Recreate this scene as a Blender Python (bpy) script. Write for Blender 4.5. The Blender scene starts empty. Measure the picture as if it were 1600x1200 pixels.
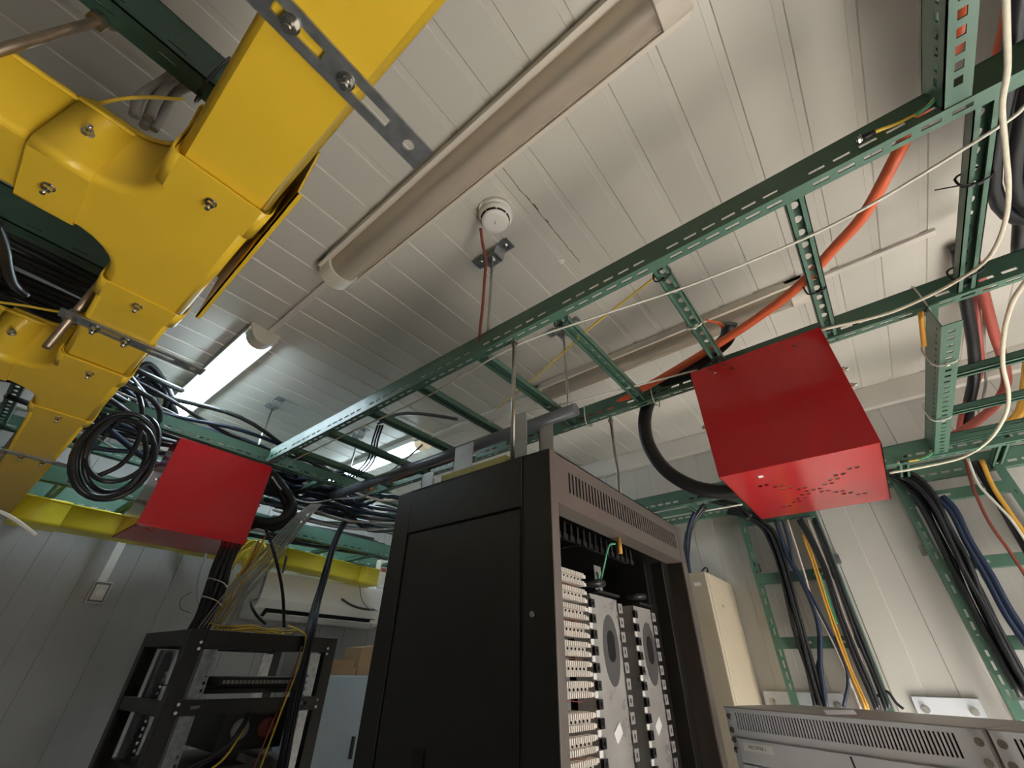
import bpy, bmesh, math, random
from mathutils import Vector as V, Matrix
random.seed(7)
R = random.uniform
COL = bpy.context.scene.collection
SC = bpy.context.scene
ZOFF = 1.6            # everything below is measured from the camera; the floor ends up at z = 0

# ---------------------------------------------------------------- camera geometry (measured from the photo)
F = 654.07
CX = V((0.62524769, 0.44863914, 0.638583)); CY = V((-0.78025642, 0.34227839, 0.52349348)); CZ = V((0.01628651, -0.82557158, 0.56406234))
# rows of the camera matrix: right, down, forward in room axes (x right, y deep, z up)
RIGHT = V((CX[0], CY[0], CZ[0])); DOWN = V((CX[1], CY[1], CZ[1])); FWD = V((CX[2], CY[2], CZ[2]))
def P(px, py, ax, val):
    d = RIGHT*((px-800)/F) + DOWN*((py-600)/F) + FWD
    return d*(val/d['xyz'.index(ax)])

# ---------------------------------------------------------------- materials
MATS = {}
def mat(name, col, rough=.5, metal=0, noise=.06, scale=12, spec=.5, bump=0, coat=0, emit=None, estr=0, rvar=.08, alpha=1, trans=0):
    m = bpy.data.materials.new(name); m.use_nodes = True
    nt = m.node_tree; b = nt.nodes['Principled BSDF']; L = nt.links
    tc = nt.nodes.new('ShaderNodeTexCoord')
    no = nt.nodes.new('ShaderNodeTexNoise'); no.inputs['Scale'].default_value = scale; no.inputs['Detail'].default_value = 6
    L.new(tc.outputs['Object'], no.inputs['Vector'])
    mr = nt.nodes.new('ShaderNodeMapRange'); mr.inputs[1].default_value = .25; mr.inputs[2].default_value = .75
    mr.inputs[3].default_value = 1-noise; mr.inputs[4].default_value = 1+noise
    L.new(no.outputs['Fac'], mr.inputs[0])
    mx = nt.nodes.new('ShaderNodeMix'); mx.data_type = 'RGBA'; mx.blend_type = 'MULTIPLY'; mx.inputs[0].default_value = 1
    mx.inputs[6].default_value = (*col, 1)
    cr = nt.nodes.new('ShaderNodeCombineColor')
    for i in range(3): L.new(mr.outputs[0], cr.inputs[i])
    L.new(cr.outputs[0], mx.inputs[7]); L.new(mx.outputs[2], b.inputs['Base Color'])
    mr2 = nt.nodes.new('ShaderNodeMapRange'); mr2.inputs[3].default_value = max(.02, rough-rvar); mr2.inputs[4].default_value = min(1, rough+rvar)
    L.new(no.outputs['Fac'], mr2.inputs[0]); L.new(mr2.outputs[0], b.inputs['Roughness'])
    b.inputs['Metallic'].default_value = metal; b.inputs['Specular IOR Level'].default_value = spec
    if coat: b.inputs['Coat Weight'].default_value = coat; b.inputs['Coat Roughness'].default_value = .12
    if trans: b.inputs['Transmission Weight'].default_value = trans
    if emit: b.inputs['Emission Color'].default_value = (*emit, 1); b.inputs['Emission Strength'].default_value = estr
    if bump:
        n2 = nt.nodes.new('ShaderNodeTexNoise'); n2.inputs['Scale'].default_value = scale*9; n2.inputs['Detail'].default_value = 4
        L.new(tc.outputs['Object'], n2.inputs['Vector'])
        bp = nt.nodes.new('ShaderNodeBump'); bp.inputs['Strength'].default_value = bump; bp.inputs['Distance'].default_value = .002
        L.new(n2.outputs['Fac'], bp.inputs['Height']); L.new(bp.outputs[0], b.inputs['Normal'])
    MATS[name] = m
    return m
mat('ceiling_panel', (.64, .615, .555), .31, noise=.03, scale=1.6, rvar=.015, spec=.7)
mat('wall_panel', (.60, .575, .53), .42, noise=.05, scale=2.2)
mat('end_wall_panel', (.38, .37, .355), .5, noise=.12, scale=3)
mat('trim_white', (.72, .68, .62), .4, noise=.03)
mat('floor_vinyl', (.26, .25, .235), .5, noise=.1, scale=4)
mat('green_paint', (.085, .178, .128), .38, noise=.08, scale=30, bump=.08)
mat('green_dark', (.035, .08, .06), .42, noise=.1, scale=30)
mat('yellow_plastic', (.80, .525, .035), .36, noise=.05, scale=9, bump=.03)
mat('yellow_duct_lamplit', (.86, .74, .05), .4, noise=.05, scale=9)  # far duct yellow, with the brightening by the lit lamps put into it
mat('red_paint', (.62, .006, .014), .2, noise=.05, scale=6, coat=.35, rvar=.05)
mat('black_paint', (.016, .0145, .012), .42, noise=.15, scale=14, bump=.1)
mat('frame_black_lit', (.20, .172, .155), .38, noise=.08, scale=20, metal=.3)  # satin black frame; light on its front is put into the paler colour
mat('dark_inside', (.012, .012, .012), .6)
mat('galvanised', (.42, .44, .46), .36, metal=.9, noise=.25, scale=60)
mat('steel', (.60, .58, .54), .25, metal=1, noise=.1, scale=40)
mat('rod_steel', (.5, .47, .42), .32, metal=1, noise=.15, scale=80)
mat('rusty_rod', (.36, .28, .2), .4, metal=.85, noise=.25, scale=50)
mat('aluminium', (.62, .62, .62), .34, metal=.85, noise=.1, scale=30)
mat('plate_steel', (.58, .56, .54), .3, metal=.45, noise=.12, scale=18)
mat('black_rubber', (.012, .012, .013), .45, noise=.1, scale=30)
mat('black_cable', (.017, .018, .021), .36, noise=.1, scale=20)
mat('blue_cable', (.018, .030, .065), .4, noise=.1)
mat('grey_cable', (.36, .35, .33), .45, noise=.08)
mat('white_cable', (.80, .77, .69), .45, noise=.04)
mat('cream_rope', (.74, .70, .56), .6, noise=.08, scale=90)
mat('orange_cable', (.72, .13, .045), .4, noise=.06)
mat('red_cable', (.46, .10, .075), .45, noise=.08)
mat('brown_cable', (.26, .06, .04), .45, noise=.08)
mat('yellow_cable', (.75, .52, .05), .45)
mat('amber_cable', (.68, .36, .05), .45)
mat('green_cable', (.08, .40, .22), .42)
mat('pink_cable', (.66, .54, .47), .45)
mat('white_plastic', (.80, .78, .73), .35, noise=.03)
mat('cap_plastic', (.74, .68, .58), .4, noise=.04)
mat('beige_paint', (.58, .50, .37), .4, noise=.04)
mat('unit_grey', (.72, .745, .79), .38, noise=.04)
mat('hood_grey', (.36, .35, .34), .42, noise=.1, metal=.3)
mat('pale_blue', (.34, .40, .45), .42, noise=.04)
mat('pvc_grey', (.17, .18, .20), .35, noise=.06)
mat('cardboard', (.30, .19, .10), .8, noise=.12)
mat('wood', (.46, .43, .13), .6, noise=.2, scale=16)
mat('block_ivory', (.80, .74, .66), .45, noise=.04)
mat('slot_black', (.006, .006, .006), .7)
mat('ink', (.03, .03, .04), .7)
mat('label_white', (.93, .93, .91), .5, noise=.02)
mat('tab_black', (.015, .015, .016), .35)
mat('tab_grey', (.36, .35, .34), .4)
mat('oval_grey', (.10, .10, .10), .4)
mat('tube_glass', (.75, .72, .68), .3)
mat('lit_tube', (1, 1, 1), .5, emit=(.72, .90, 1.0), estr=26)
mat('lamp_end_lit', (.8, .72, .55), .4, emit=(.9, .75, .5), estr=.35)
# milky diffuser of the unlit lights: a mix of translucent and glossy
def milky(name, col, tcol, mixf=.5):
    m = bpy.data.materials.new(name); m.use_nodes = True; nt = m.node_tree; nt.nodes.clear()
    o = nt.nodes.new('ShaderNodeOutputMaterial'); p = nt.nodes.new('ShaderNodeBsdfPrincipled'); t = nt.nodes.new('ShaderNodeBsdfTransparent')
    tc = nt.nodes.new('ShaderNodeTexCoord'); no = nt.nodes.new('ShaderNodeTexNoise'); no.inputs['Scale'].default_value = 5
    nt.links.new(tc.outputs['Object'], no.inputs['Vector'])
    rp = nt.nodes.new('ShaderNodeValToRGB'); rp.color_ramp.elements[0].color = (*[c*.85 for c in col], 1); rp.color_ramp.elements[1].color = (*col, 1)
    nt.links.new(no.outputs['Fac'], rp.inputs[0]); nt.links.new(rp.outputs[0], p.inputs['Base Color'])
    p.inputs['Roughness'].default_value = .25; t.inputs['Color'].default_value = (*tcol, 1)
    mx = nt.nodes.new('ShaderNodeMixShader'); mx.inputs[0].default_value = mixf
    nt.links.new(p.outputs[0], mx.inputs[1]); nt.links.new(t.outputs[0], mx.inputs[2]); nt.links.new(mx.outputs[0], o.inputs['Surface'])
    MATS[name] = m
milky('diffuser_milky', (.62, .55, .47), (.86, .80, .72), .55)

# ---------------------------------------------------------------- mesh builder
class MB:
    def __init__(s): s.v = []; s.f = []; s.sm = []
    def add(s, vs, fs, smooth=False):
        o = len(s.v); s.v += [V(p) for p in vs]
        for f in fs: s.f.append([i+o for i in f]); s.sm.append(smooth)
        return s
    def hexa(s, p):   # 8 points: bottom 4 (ccw), top 4
        return s.add(p, [(3,2,1,0),(4,5,6,7),(0,1,5,4),(1,2,6,5),(2,3,7,6),(3,0,4,7)])
    def box(s, x0, x1, y0, y1, z0, z1):
        return s.hexa([(x0,y0,z0),(x1,y0,z0),(x1,y1,z0),(x0,y1,z0),(x0,y0,z1),(x1,y0,z1),(x1,y1,z1),(x0,y1,z1)])
    def obox(s, o, u, v, w):
        o, u, v, w = V(o), V(u), V(v), V(w)
        return s.hexa([o, o+u, o+u+v, o+v, o+w, o+u+w, o+u+v+w, o+v+w])
    def prism(s, poly, ext, smooth=False):
        n = len(poly); ext = V(ext); a = [V(p) for p in poly]; b = [p+ext for p in a]
        fs = [tuple(range(n))[::-1], tuple(range(n, 2*n))]
        s.add(a+b, fs)
        s.add(a+b, [(i, (i+1) % n, (i+1) % n+n, i+n) for i in range(n)], smooth)
        return s
    def tube(s, pts, r, n=8, closed=False, cap=True):
        pts = [V(p) for p in pts]; m = len(pts)
        rs = r if isinstance(r, (list, tuple)) else [r]*m
        tg = []
        for i in range(m):
            a = pts[i-1] if (i or closed) else pts[0]; b = pts[(i+1) % m] if (i < m-1 or closed) else pts[-1]
            t = b-a; tg.append(t.normalized() if t.length > 1e-9 else V((0,0,1)))
        ref = V((0,0,1)) if abs(tg[0].z) < .9 else V((1,0,0))
        nn = (ref-tg[0]*ref.dot(tg[0])).normalized(); vs = []
        for i in range(m):
            nn = nn-tg[i]*nn.dot(tg[i])
            nn = nn.normalized() if nn.length > 1e-6 else tg[i].orthogonal().normalized()
            bb = tg[i].cross(nn)
            for k in range(n):
                a = 2*math.pi*k/n; vs.append(pts[i]+nn*(math.cos(a)*rs[i])+bb*(math.sin(a)*rs[i]))
        fs = []
        for i in range(m if closed else m-1):
            j = (i+1) % m
            for k in range(n): k2 = (k+1) % n; fs.append((i*n+k, i*n+k2, j*n+k2, j*n+k))
        s.add(vs, fs, True)
        if cap and not closed:
            s.add(vs[:n], [tuple(range(n))[::-1]]); s.add(vs[-n:], [tuple(range(n))])
        return s
    def cyl(s, a, b, r, n=16): return s.tube([a, b], r, n)
    def hexnut(s, c, ax, r, h): 
        c, ax = V(c), V(ax).normalized(); return s._ring(c, c+ax*h, r, 6)
    def _ring(s, a, b, r, n):
        t = (b-a).normalized(); u = t.orthogonal().normalized(); w = t.cross(u)
        ra = [a+u*(math.cos(2*math.pi*k/n)*r)+w*(math.sin(2*math.pi*k/n)*r) for k in range(n)]
        return s.prism(ra, b-a)
    def plate(s, o, u, v, L, W, t, holes=()):
        o, u, v = V(o), V(u).normalized(), V(v).normalized(); n = u.cross(v)*t
        xs = sorted({0, L, *[h[0] for h in holes], *[h[1] for h in holes]}); ys = sorted({0, W, *[h[2] for h in holes], *[h[3] for h in holes]})
        xs = [x for x in xs if -1e-6 <= x <= L+1e-6]; ys = [y for y in ys if -1e-6 <= y <= W+1e-6]
        def hole(i, j):
            if i < 0 or j < 0 or i >= len(xs)-1 or j >= len(ys)-1: return True
            x = (xs[i]+xs[i+1])/2; y = (ys[j]+ys[j+1])/2
            return any(h[0] < x < h[1] and h[2] < y < h[3] for h in holes)
        solid = {(i, j): not hole(i, j) for i in range(len(xs)-1) for j in range(len(ys)-1)}
        nx, ny = len(xs), len(ys)
        vs = [o+u*x+v*y for x in xs for y in ys]; vs += [p+n for p in vs]; N = nx*ny; fs = []
        I = lambda i, j: i*ny+j
        for (i, j), ok in solid.items():
            if not ok: continue
            q = (I(i,j), I(i+1,j), I(i+1,j+1), I(i,j+1))
            fs.append(q[::-1]); fs.append(tuple(k+N for k in q))
            for (di, dj, a, b) in ((0,-1,0,1),(1,0,1,2),(0,1,2,3),(-1,0,3,0)):
                if not solid.get((i+di, j+dj), False): fs.append((q[a], q[b], q[b]+N, q[a]+N))
        used = sorted({k for f in fs for k in f}); mp = {k: i for i, k in enumerate(used)}
        return s.add([vs[k] for k in used], [tuple(mp[k] for k in f) for f in fs])
    def perf(s, o, u, v, nu, nv, du, dv, t, holes, rx, ry, m=12):
        """plate of nu x nv cells, an oval hole in each cell of the set"""
        o, u, v = V(o), V(u).normalized(), V(v).normalized(); n = u.cross(v)*t
        for i in range(nu):
            for j in range(nv):
                c = o+u*(i*du)+v*(j*dv)
                if (i, j) not in holes:
                    s.add([c, c+u*du, c+u*du+v*dv, c+v*dv, c+n, c+u*du+n, c+u*du+v*dv+n, c+v*dv+n], [(3,2,1,0),(4,5,6,7)])
                    continue
                ctr = c+u*(du/2)+v*(dv/2); a = []; b = []
                for k in range(m):
                    an = 2*math.pi*k/m+math.pi/4; cx, cy = math.cos(an), math.sin(an); q = max(abs(cx), abs(cy))
                    a.append(ctr+u*(cx/q*du/2)+v*(cy/q*dv/2)); b.append(ctr+u*(cx*rx)+v*(cy*ry))
                vs = a+b+[p+n for p in a]+[p+n for p in b]; fs = []
                for k in range(m):
                    k2 = (k+1) % m
                    fs += [(k2, k, m+k, m+k2), (2*m+k, 2*m+k2, 3*m+k2, 3*m+k), (m+k2, m+k, 3*m+k, 3*m+k2)]
                s.add(vs, fs)
        U, W = u*(nu*du), v*(nv*dv)
        s.add([o, o+U, o+U+W, o+W, o+n, o+U+n, o+U+W+n, o+W+n], [(0,1,5,4),(1,2,6,5),(2,3,7,6),(3,0,4,7)])
        return s
    def rev(s, prof, c, n=32, ax=(0,0,1)):
        c, ax = V(c), V(ax).normalized(); u = ax.orthogonal().normalized(); w = ax.cross(u); vs = []
        for (r, h) in prof:
            for k in range(n):
                a = 2*math.pi*k/n; vs.append(c+ax*h+u*(math.cos(a)*r)+w*(math.sin(a)*r))
        fs = []
        for i in range(len(prof)-1):
            for k in range(n): k2 = (k+1) % n; fs.append((i*n+k, i*n+k2, (i+1)*n+k2, (i+1)*n+k))
        s.add(vs, fs, True)
        s.add(vs[:n], [tuple(range(n))[::-1]]); s.add(vs[-n:], [tuple(range(n))])
        return s
    def shell(s, out, walls, z0, h, r=.014, lip=.006):
        """open trough: 2-D outline (ccw), walls[i] tells whether edge i..i+1 has a wall; rounded bottom edge"""
        n = len(out); out = [V((p[0], p[1])) for p in out]; ins = []
        def nrm(i):
            d = (out[(i+1) % n]-out[i]); return V((-d.y, d.x)).normalized()
        for i in range(n):
            a, b = walls[i-1], walls[i]
            if a and b:
                n1, n2 = nrm(i-1), nrm(i); m = n1+n2; m = m/(m.length_squared/2) if m.length > 1e-6 else n1; ins.append(m)
            elif a: ins.append(nrm(i-1))
            elif b: ins.append(nrm(i))
            else: ins.append(V((0, 0)))
        lev = [(r*(1-math.sin(a)), z0+r*(1-math.cos(a))) for a in [math.pi/2*k/4 for k in range(5)]]+[(0, z0+h), (-lip, z0+h), (-lip, z0+h-.008)]
        rings = [[V((out[i].x+ins[i].x*d, out[i].y+ins[i].y*d, z)) for i in range(n)] for d, z in lev]
        s.add(rings[0], [tuple(range(n))[::-1]])
        for k in range(len(lev)-1):
            for i in range(n):
                if walls[i]:
                    j = (i+1) % n
                    s.add([rings[k][i], rings[k][j], rings[k+1][j], rings[k+1][i]], [(0,1,2,3)], True)
        return s

def make(name, mb, m, parent=None, loc=None, solid=0, bev=0):
    me = bpy.data.meshes.new(name); o = bpy.data.objects.new(name, me); COL.objects.link(o)
    base = V(parent['_w']) if parent is not None else (V(loc) if loc is not None else V((0,0,0)))
    o['_w'] = list(base)
    me.from_pydata([p-base for p in mb.v], [], mb.f)
    for i, pl in enumerate(me.polygons): pl.use_smooth = mb.sm[i]
    b = bmesh.new(); b.from_mesh(me); bmesh.ops.remove_doubles(b, verts=b.verts, dist=1e-5)
    bmesh.ops.recalc_face_normals(b, faces=b.faces); b.to_mesh(me); b.free()
    me.materials.append(MATS[m] if isinstance(m, str) else m)
    if parent is None: o.location = base
    else: o.parent = parent
    if solid:
        md = o.modifiers.new('wall', 'SOLIDIFY'); md.thickness = solid; md.offset = 0
    if bev:
        md = o.modifiers.new('edge', 'BEVEL'); md.width = bev; md.segments = 2; md.limit_method = 'ANGLE'; md.angle_limit = .7
    return o
def tag(o, label, cat, group=None):
    o['label'] = label; o['category'] = cat
    if group: o['group'] = group
    return o
def thing(name, label, cat, loc, group=None):
    o = bpy.data.objects.new(name, None); COL.objects.link(o); o.empty_display_size = .05
    o.location = loc; o['_w'] = list(loc); return tag(o, label, cat, group)
def struct(name, mb, m, parent=None, bev=0):
    o = make(name, mb, m, parent, bev=bev)
    if parent is None: o['kind'] = 'structure'
    return o
def spline(pts, k=6):
    pts = [V(p) for p in pts]
    if len(pts) < 3: return pts
    q = [pts[0]*2-pts[1]]+pts+[pts[-1]*2-pts[-2]]; out = []
    for i in range(1, len(q)-2):
        a, b, c, d = q[i-1], q[i], q[i+1], q[i+2]
        for j in range(k):
            t = j/k; out.append(.5*((2*b)+(c-a)*t+(2*a-5*b+4*c-d)*t*t+(3*b-a-3*c+d)*t**3))
    out.append(pts[-1]); return out
def pt(q): return P(*q) if len(q) == 4 else V(q)
def cable(name, label, pts, r, m, cat='cable', group=None, n=8, k=6):
    pts = [pt(q) for q in pts]; mb = MB().tube(spline(pts, k), r, n)
    low = min(pts, key=lambda p: p.z)
    return tag(make(name, mb, m, None, low), label, cat, group)
def bundle(name, label, pts, count, r, m, spread, group, cat='cable', jit=.3, n=6):
    pts = [pt(q) for q in pts]
    for c in range(count):
        a = 2*math.pi*c/max(count, 1)+R(-.4, .4); rad = spread*(.25+.75*math.sqrt(R(0, 1)))
        off = V((math.cos(a), math.sin(a), math.sin(a*1.7)))*rad
        q = [p+off*(1+R(-jit, jit))+V((R(-1,1), R(-1,1), R(-1,1)))*(spread*jit*.5) for p in pts]
        mb = MB().tube(spline(q, 5), r*R(.85, 1.15), n)
        tag(make(name, mb, m if isinstance(m, str) else random.choice(m), None, min(q, key=lambda p: p.z)), label, cat, group)
def text_mesh(body, size, o, u, v, n_off=.0008):
    cu = bpy.data.curves.new('t', 'FONT'); cu.body = body; cu.size = size; cu.align_x = 'CENTER'; cu.align_y = 'CENTER'
    ob = bpy.data.objects.new('t', cu); COL.objects.link(ob)
    me = bpy.data.meshes.new_from_object(ob.evaluated_get(bpy.context.evaluated_depsgraph_get()))
    bpy.data.objects.remove(ob)
    o, u, v = V(o), V(u).normalized(), V(v).normalized(); n = u.cross(v)*n_off
    mb = MB(); mb.add([o+u*p.co.x+v*p.co.y+n for p in me.vertices], [tuple(p.vertices) for p in me.polygons])
    return mb
X, Y, Z = V((1,0,0)), V((0,1,0)), V((0,0,1))
def bolt(name, c, parent, ax=(0,0,-1), r=.0085, h=.008, stud=.012, m='steel'):
    mb = MB(); c, ax = V(c), V(ax)
    mb.cyl(c, c+ax*.0014, r*1.15, 16); mb.hexnut(c+ax*.0014, ax, r*.9, h); mb.cyl(c+ax*(h+.0018), c+ax*(h+stud), r*.48, 10)
    return make(name, mb, m, parent)
# ================================================================ THE ROOM
HC, XW, YE, XL, YB, ZF = 1.27, 2.63, 3.40, -1.75, -1.55, -1.6
def ribbed(o, u, v, L, W, pitch, rib, d, start=0.0):
    """sheet of length L along u, width W along v, with shallow pressed strips running along u; depth follows u x v"""
    o, u, v = V(o), V(u), V(v); n = u.cross(v); mb = MB(); prof = [(0, 0)]; c = start
    while c < W:
        for (s, dd) in ((c-rib/2, 0), (c-rib/2+.0025, d), (c+rib/2-.0025, d), (c+rib/2, 0)):
            if 0 < s < W: prof.append((s, dd))
        c += pitch
    prof.append((W, 0)); a = [o+v*s+n*dd for s, dd in prof]; b = [p+u*L for p in a]; k = len(prof)
    mb.add(a+b, [(i, i+1, i+1+k, i+k) for i in range(k-1)]); return mb
# ceiling: pressed strips run along x, one strip edge every 13 cm, and a rusty joint line
cm = MATS['ceiling_panel']; nt = cm.node_tree; bs = nt.nodes['Principled BSDF']
mix = next(n for n in nt.nodes if n.type == 'MIX'); tc = next(n for n in nt.nodes if n.type == 'TEX_COORD')
sep = nt.nodes.new('ShaderNodeSeparateXYZ'); nt.links.new(tc.outputs['Object'], sep.inputs[0])
def mth(op, a, b=None):
    n = nt.nodes.new('ShaderNodeMath'); n.operation = op
    for i, q in enumerate((a, b)):
        if q is None: continue
        if isinstance(q, (int, float)): n.inputs[i].default_value = q
        else: nt.links.new(q, n.inputs[i])
    return n.outputs[0]
nz = nt.nodes.new('ShaderNodeTexNoise'); nz.inputs['Scale'].default_value = 28; nt.links.new(tc.outputs['Object'], nz.inputs['Vector'])
wob = mth('MULTIPLY', mth('SUBTRACT', nz.outputs['Fac'], .5), .012)
dist = mth('ABSOLUTE', mth('SUBTRACT', mth('ADD', sep.outputs['Y'], wob), .4675))
wid = mth('ADD', .0012, mth('MULTIPLY', mth('MAXIMUM', mth('SUBTRACT', nz.outputs['Fac'], .56), 0), .014))
msk = mth('MULTIPLY', mth('LESS_THAN', dist, wid), mth('MULTIPLY', mth('GREATER_THAN', sep.outputs['X'], .47), mth('LESS_THAN', sep.outputs['X'], .96)))
m2 = nt.nodes.new('ShaderNodeMix'); m2.data_type = 'RGBA'; nt.links.new(msk, m2.inputs[0]); nt.links.new(mix.outputs[2], m2.inputs[6]); m2.inputs[7].default_value = (.16, .075, .035, 1)
nt.links.new(m2.outputs[2], bs.inputs['Base Color'])
st = (-.0105-(YB)) % .13
struct('ceiling', ribbed((XL, YB, HC), X, Y, XW-XL, YE-YB, .13, .0245, .0035, st), 'ceiling_panel')
struct('floor', MB().box(XL, XW, YB, YE, ZF-.05, ZF), 'floor_vinyl')
struct('wall_right', ribbed((XW, YB, ZF), Z, Y, HC-ZF, YE-YB, .21, .105, -.004, .04), 'wall_panel')
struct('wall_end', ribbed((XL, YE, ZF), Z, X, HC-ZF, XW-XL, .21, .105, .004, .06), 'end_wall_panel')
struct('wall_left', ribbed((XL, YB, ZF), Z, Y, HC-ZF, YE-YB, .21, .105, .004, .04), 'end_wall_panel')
# wall behind the camera with the doorway that lets the daylight in
DX0, DX1, DZ = .5, 2.25, .52
bw = MB(); bw.box(XL, DX0, YB-.08, YB, ZF, HC); bw.box(DX1, XW, YB-.08, YB, ZF, HC); bw.box(DX0, DX1, YB-.08, YB, DZ, HC)
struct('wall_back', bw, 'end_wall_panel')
df = MB(); df.box(DX0-.06, DX0, YB-.1, YB+.02, ZF, DZ+.06); df.box(DX1, DX1+.06, YB-.1, YB+.02, ZF, DZ+.06); df.box(DX0, DX1, YB-.1, YB+.02, DZ, DZ+.06)
struct('door_1', df, 'trim_white')
struct('trim_1', MB().box(XW-.035, XW, YB, YE, 1.15, HC), 'trim_white', bev=.004)
struct('trim_2', MB().box(XL, XW-.035, YE-.035, YE, 1.15, HC), 'trim_white', bev=.004)

# ================================================================ LIGHT FITTINGS ON THE CEILING
def light_fitting(label, x0, x1, y0, y1, lit):
    t = thing('batten_light', label, 'ceiling light', ((x0+x1)/2, y0, HC-.07), 'batten lights on the ceiling')
    w = x1-x0; xc = (x0+x1)/2
    b = MB(); b.box(x0, x1, y0+.012, y1-.012, HC-.022, HC)
    for s in (x0, x1-.012): b.box(s, s+.012, y0+.012, y1-.012, HC-.034, HC-.022)
    make('housing', b, 'cap_plastic' if not lit else 'white_plastic', t)
    prof = [(xc+math.cos(a)*w*.36, HC-.024-math.sin(a)*.05) for a in [math.pi*k/16 for k in range(17)]]
    vs = [(p[0], y0+.06, p[1]) for p in prof]+[(p[0], y1-.06, p[1]) for p in prof]
    d = MB().add(vs, [(i, i+1, i+18, i+17) for i in range(16)], True)
    make('diffuser', d, 'lit_tube' if lit else 'diffuser_milky', t)
    if not lit: make('tube', MB().cyl((xc, y0+.07, HC-.045), (xc, y1-.07, HC-.045), .013, 14), 'tube_glass', t)
    for ya, yb in ((y0, y0+.07), (y1-.07, y1)):
        pr = [(xc+math.cos(a)*w*.43, ya, HC-.020-math.sin(a)*.060) for a in [math.pi*k/16 for k in range(17)]]
        pr = [(x1, ya, HC-.001)]+[(x1, ya, HC-.022)]+pr+[(x0, ya, HC-.022), (x0, ya, HC-.001)]
        make('end_cap', MB().prism(pr, (0, yb-ya, 0)), 'lamp_end_lit' if lit == 2 else 'cap_plastic', t, bev=.003)
    return t
light_fitting('long unlit ceiling light with brownish milky cover, nearest, beside the smoke detector', .345, .49, -.115, 1.245, 0)
light_fitting('lit bluish-white ceiling light at left, below the end of the steel bar', .345, .475, 1.79, 3.07, 1)
light_fitting('unlit ceiling light at right, seen behind the green ladder rungs', 1.525, 1.65, -.175, 1.13, 0)
light_fitting('lit ceiling light seen through the far rungs of the green ladder', 1.525, 1.65, 2.02, 3.27, 2)
def trunk(label, x, y0, y1):
    tag(make('mini_trunking', MB().box(x-.012, x+.012, y0, y1, HC-.014, HC), 'trim_white', None, (x, y0, HC), bev=.002), label, 'trunking')
trunk('thin trunking on ceiling linking the near unlit light and the left lit light', .425, 1.245, 1.79)
trunk('thin trunking on ceiling between the two lights on the right', 1.585, 1.13, 2.02)
trunk('thin trunking on ceiling running right from the end of the right unlit light', 1.585, -.56, -.175)
# ================================================================ SMOKE DETECTOR
c = V((.606, .582, HC))
t = thing('smoke_detector', 'round white smoke detector on the ceiling with a dark slotted ring', 'smoke detector', c-Z*.055)
make('mount_base', MB().rev([(.057, 0), (.058, -.012), (.056, -.022)], c, 40), 'white_plastic', t)
make('body', MB().rev([(.054, -.02), (.055, -.03), (.051, -.040), (.046, -.044), (.040, -.0445)], c, 40), 'white_plastic', t)
sl = MB()
for k in range(8):
    a0 = 2*math.pi*k/8+.05; vs = []
    for q in range(7):
        a = a0+(2*math.pi/8-.1)*q/6
        for (r, h) in ((.0485, -.0445), (.0400, -.0475)): vs.append(c+V((math.cos(a)*r, math.sin(a)*r, h)))
    sl.add(vs, [(2*i, 2*i+1, 2*i+3, 2*i+2) for i in range(6)])
sl.rev([(.043, -.043), (.0425, -.050), (.041, -.0505)], c, 40)
make('vent_ring', sl, 'slot_black', t)
make('cap', MB().rev([(.044, -.0485), (.0455, -.051), (.043, -.054), (.03, -.0555), (.001, -.056)], c, 40), 'white_plastic', t)
mk = MB()
for (a, b) in ((-.004, -.002), (0, .001), (.004, .003)): mk.box(c.x+a-.0016, c.x+a+.0016, c.y+b-.001, c.y+b+.001, c.z-.0568, c.z-.0558)
make('emblem', mk, 'ink', t)
tag(make('screw_cap', MB().rev([(.013, 0), (.012, -.004), (.006, -.007), (.001, -.0075)], P(877, 408, 'z', HC), 16), 'white_plastic', None, P(877, 408, 'z', HC)), 'small white round screw cap on the ceiling near the rusty joint', 'screw cap')

# ================================================================ CEILING HANGERS
def hanger(label, c, zb, along=Y, rodr=.005, rl='steel rod'):
    c = V(c); t = thing('ceiling_hanger', label, 'hanger', (c.x, c.y, zb), 'rod hangers fixed to the ceiling')
    w = .024; a = along; s = a.cross(Z)*w; b = MB(); h = .035; th = .003
    path = [(-.085, 0), (-.035, 0), (-.028, -h), (.028, -h), (.035, 0), (.085, 0)]
    for i in range(5):
        p0 = c+a*path[i][0]+Z*(HC-.001+path[i][1]-c.z); p1 = c+a*path[i+1][0]+Z*(HC-.001+path[i+1][1]-c.z); n = s.cross(p1-p0).normalized()*th
        if n.z > 0: n = -n
        b.hexa([p0-s, p1-s, p1+s, p0+s, p0-s+n, p1-s+n, p1+s+n, p0+s+n])
    make('bracket', b, 'galvanised', t)
    for k in (-.06, .06): bolt('screw', c+a*k+Z*(HC-.004-c.z), t, r=.008, h=.005, stud=.002)
    top = V((c.x, c.y, HC-h-.004)); make('rod', MB().cyl(top, (c.x, c.y, zb), rodr, 10), 'rod_steel', t)
    make('nut', MB().hexnut(top, -Z, .009, .009), 'steel', t)
hanger('hanger bracket and rod right below the smoke detector', (.728, .70, HC), .886)
hanger('small hanger bracket at left with its rod above the left red cover', (.745, 2.40, HC), .84)
hanger('hanger bracket and rod seen between the middle rungs of the green ladder', (1.225, .715, HC), .86)
hanger('far hanger rod seen through the last rungs of the green ladder', (1.27, 2.33, HC), .86)

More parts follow.
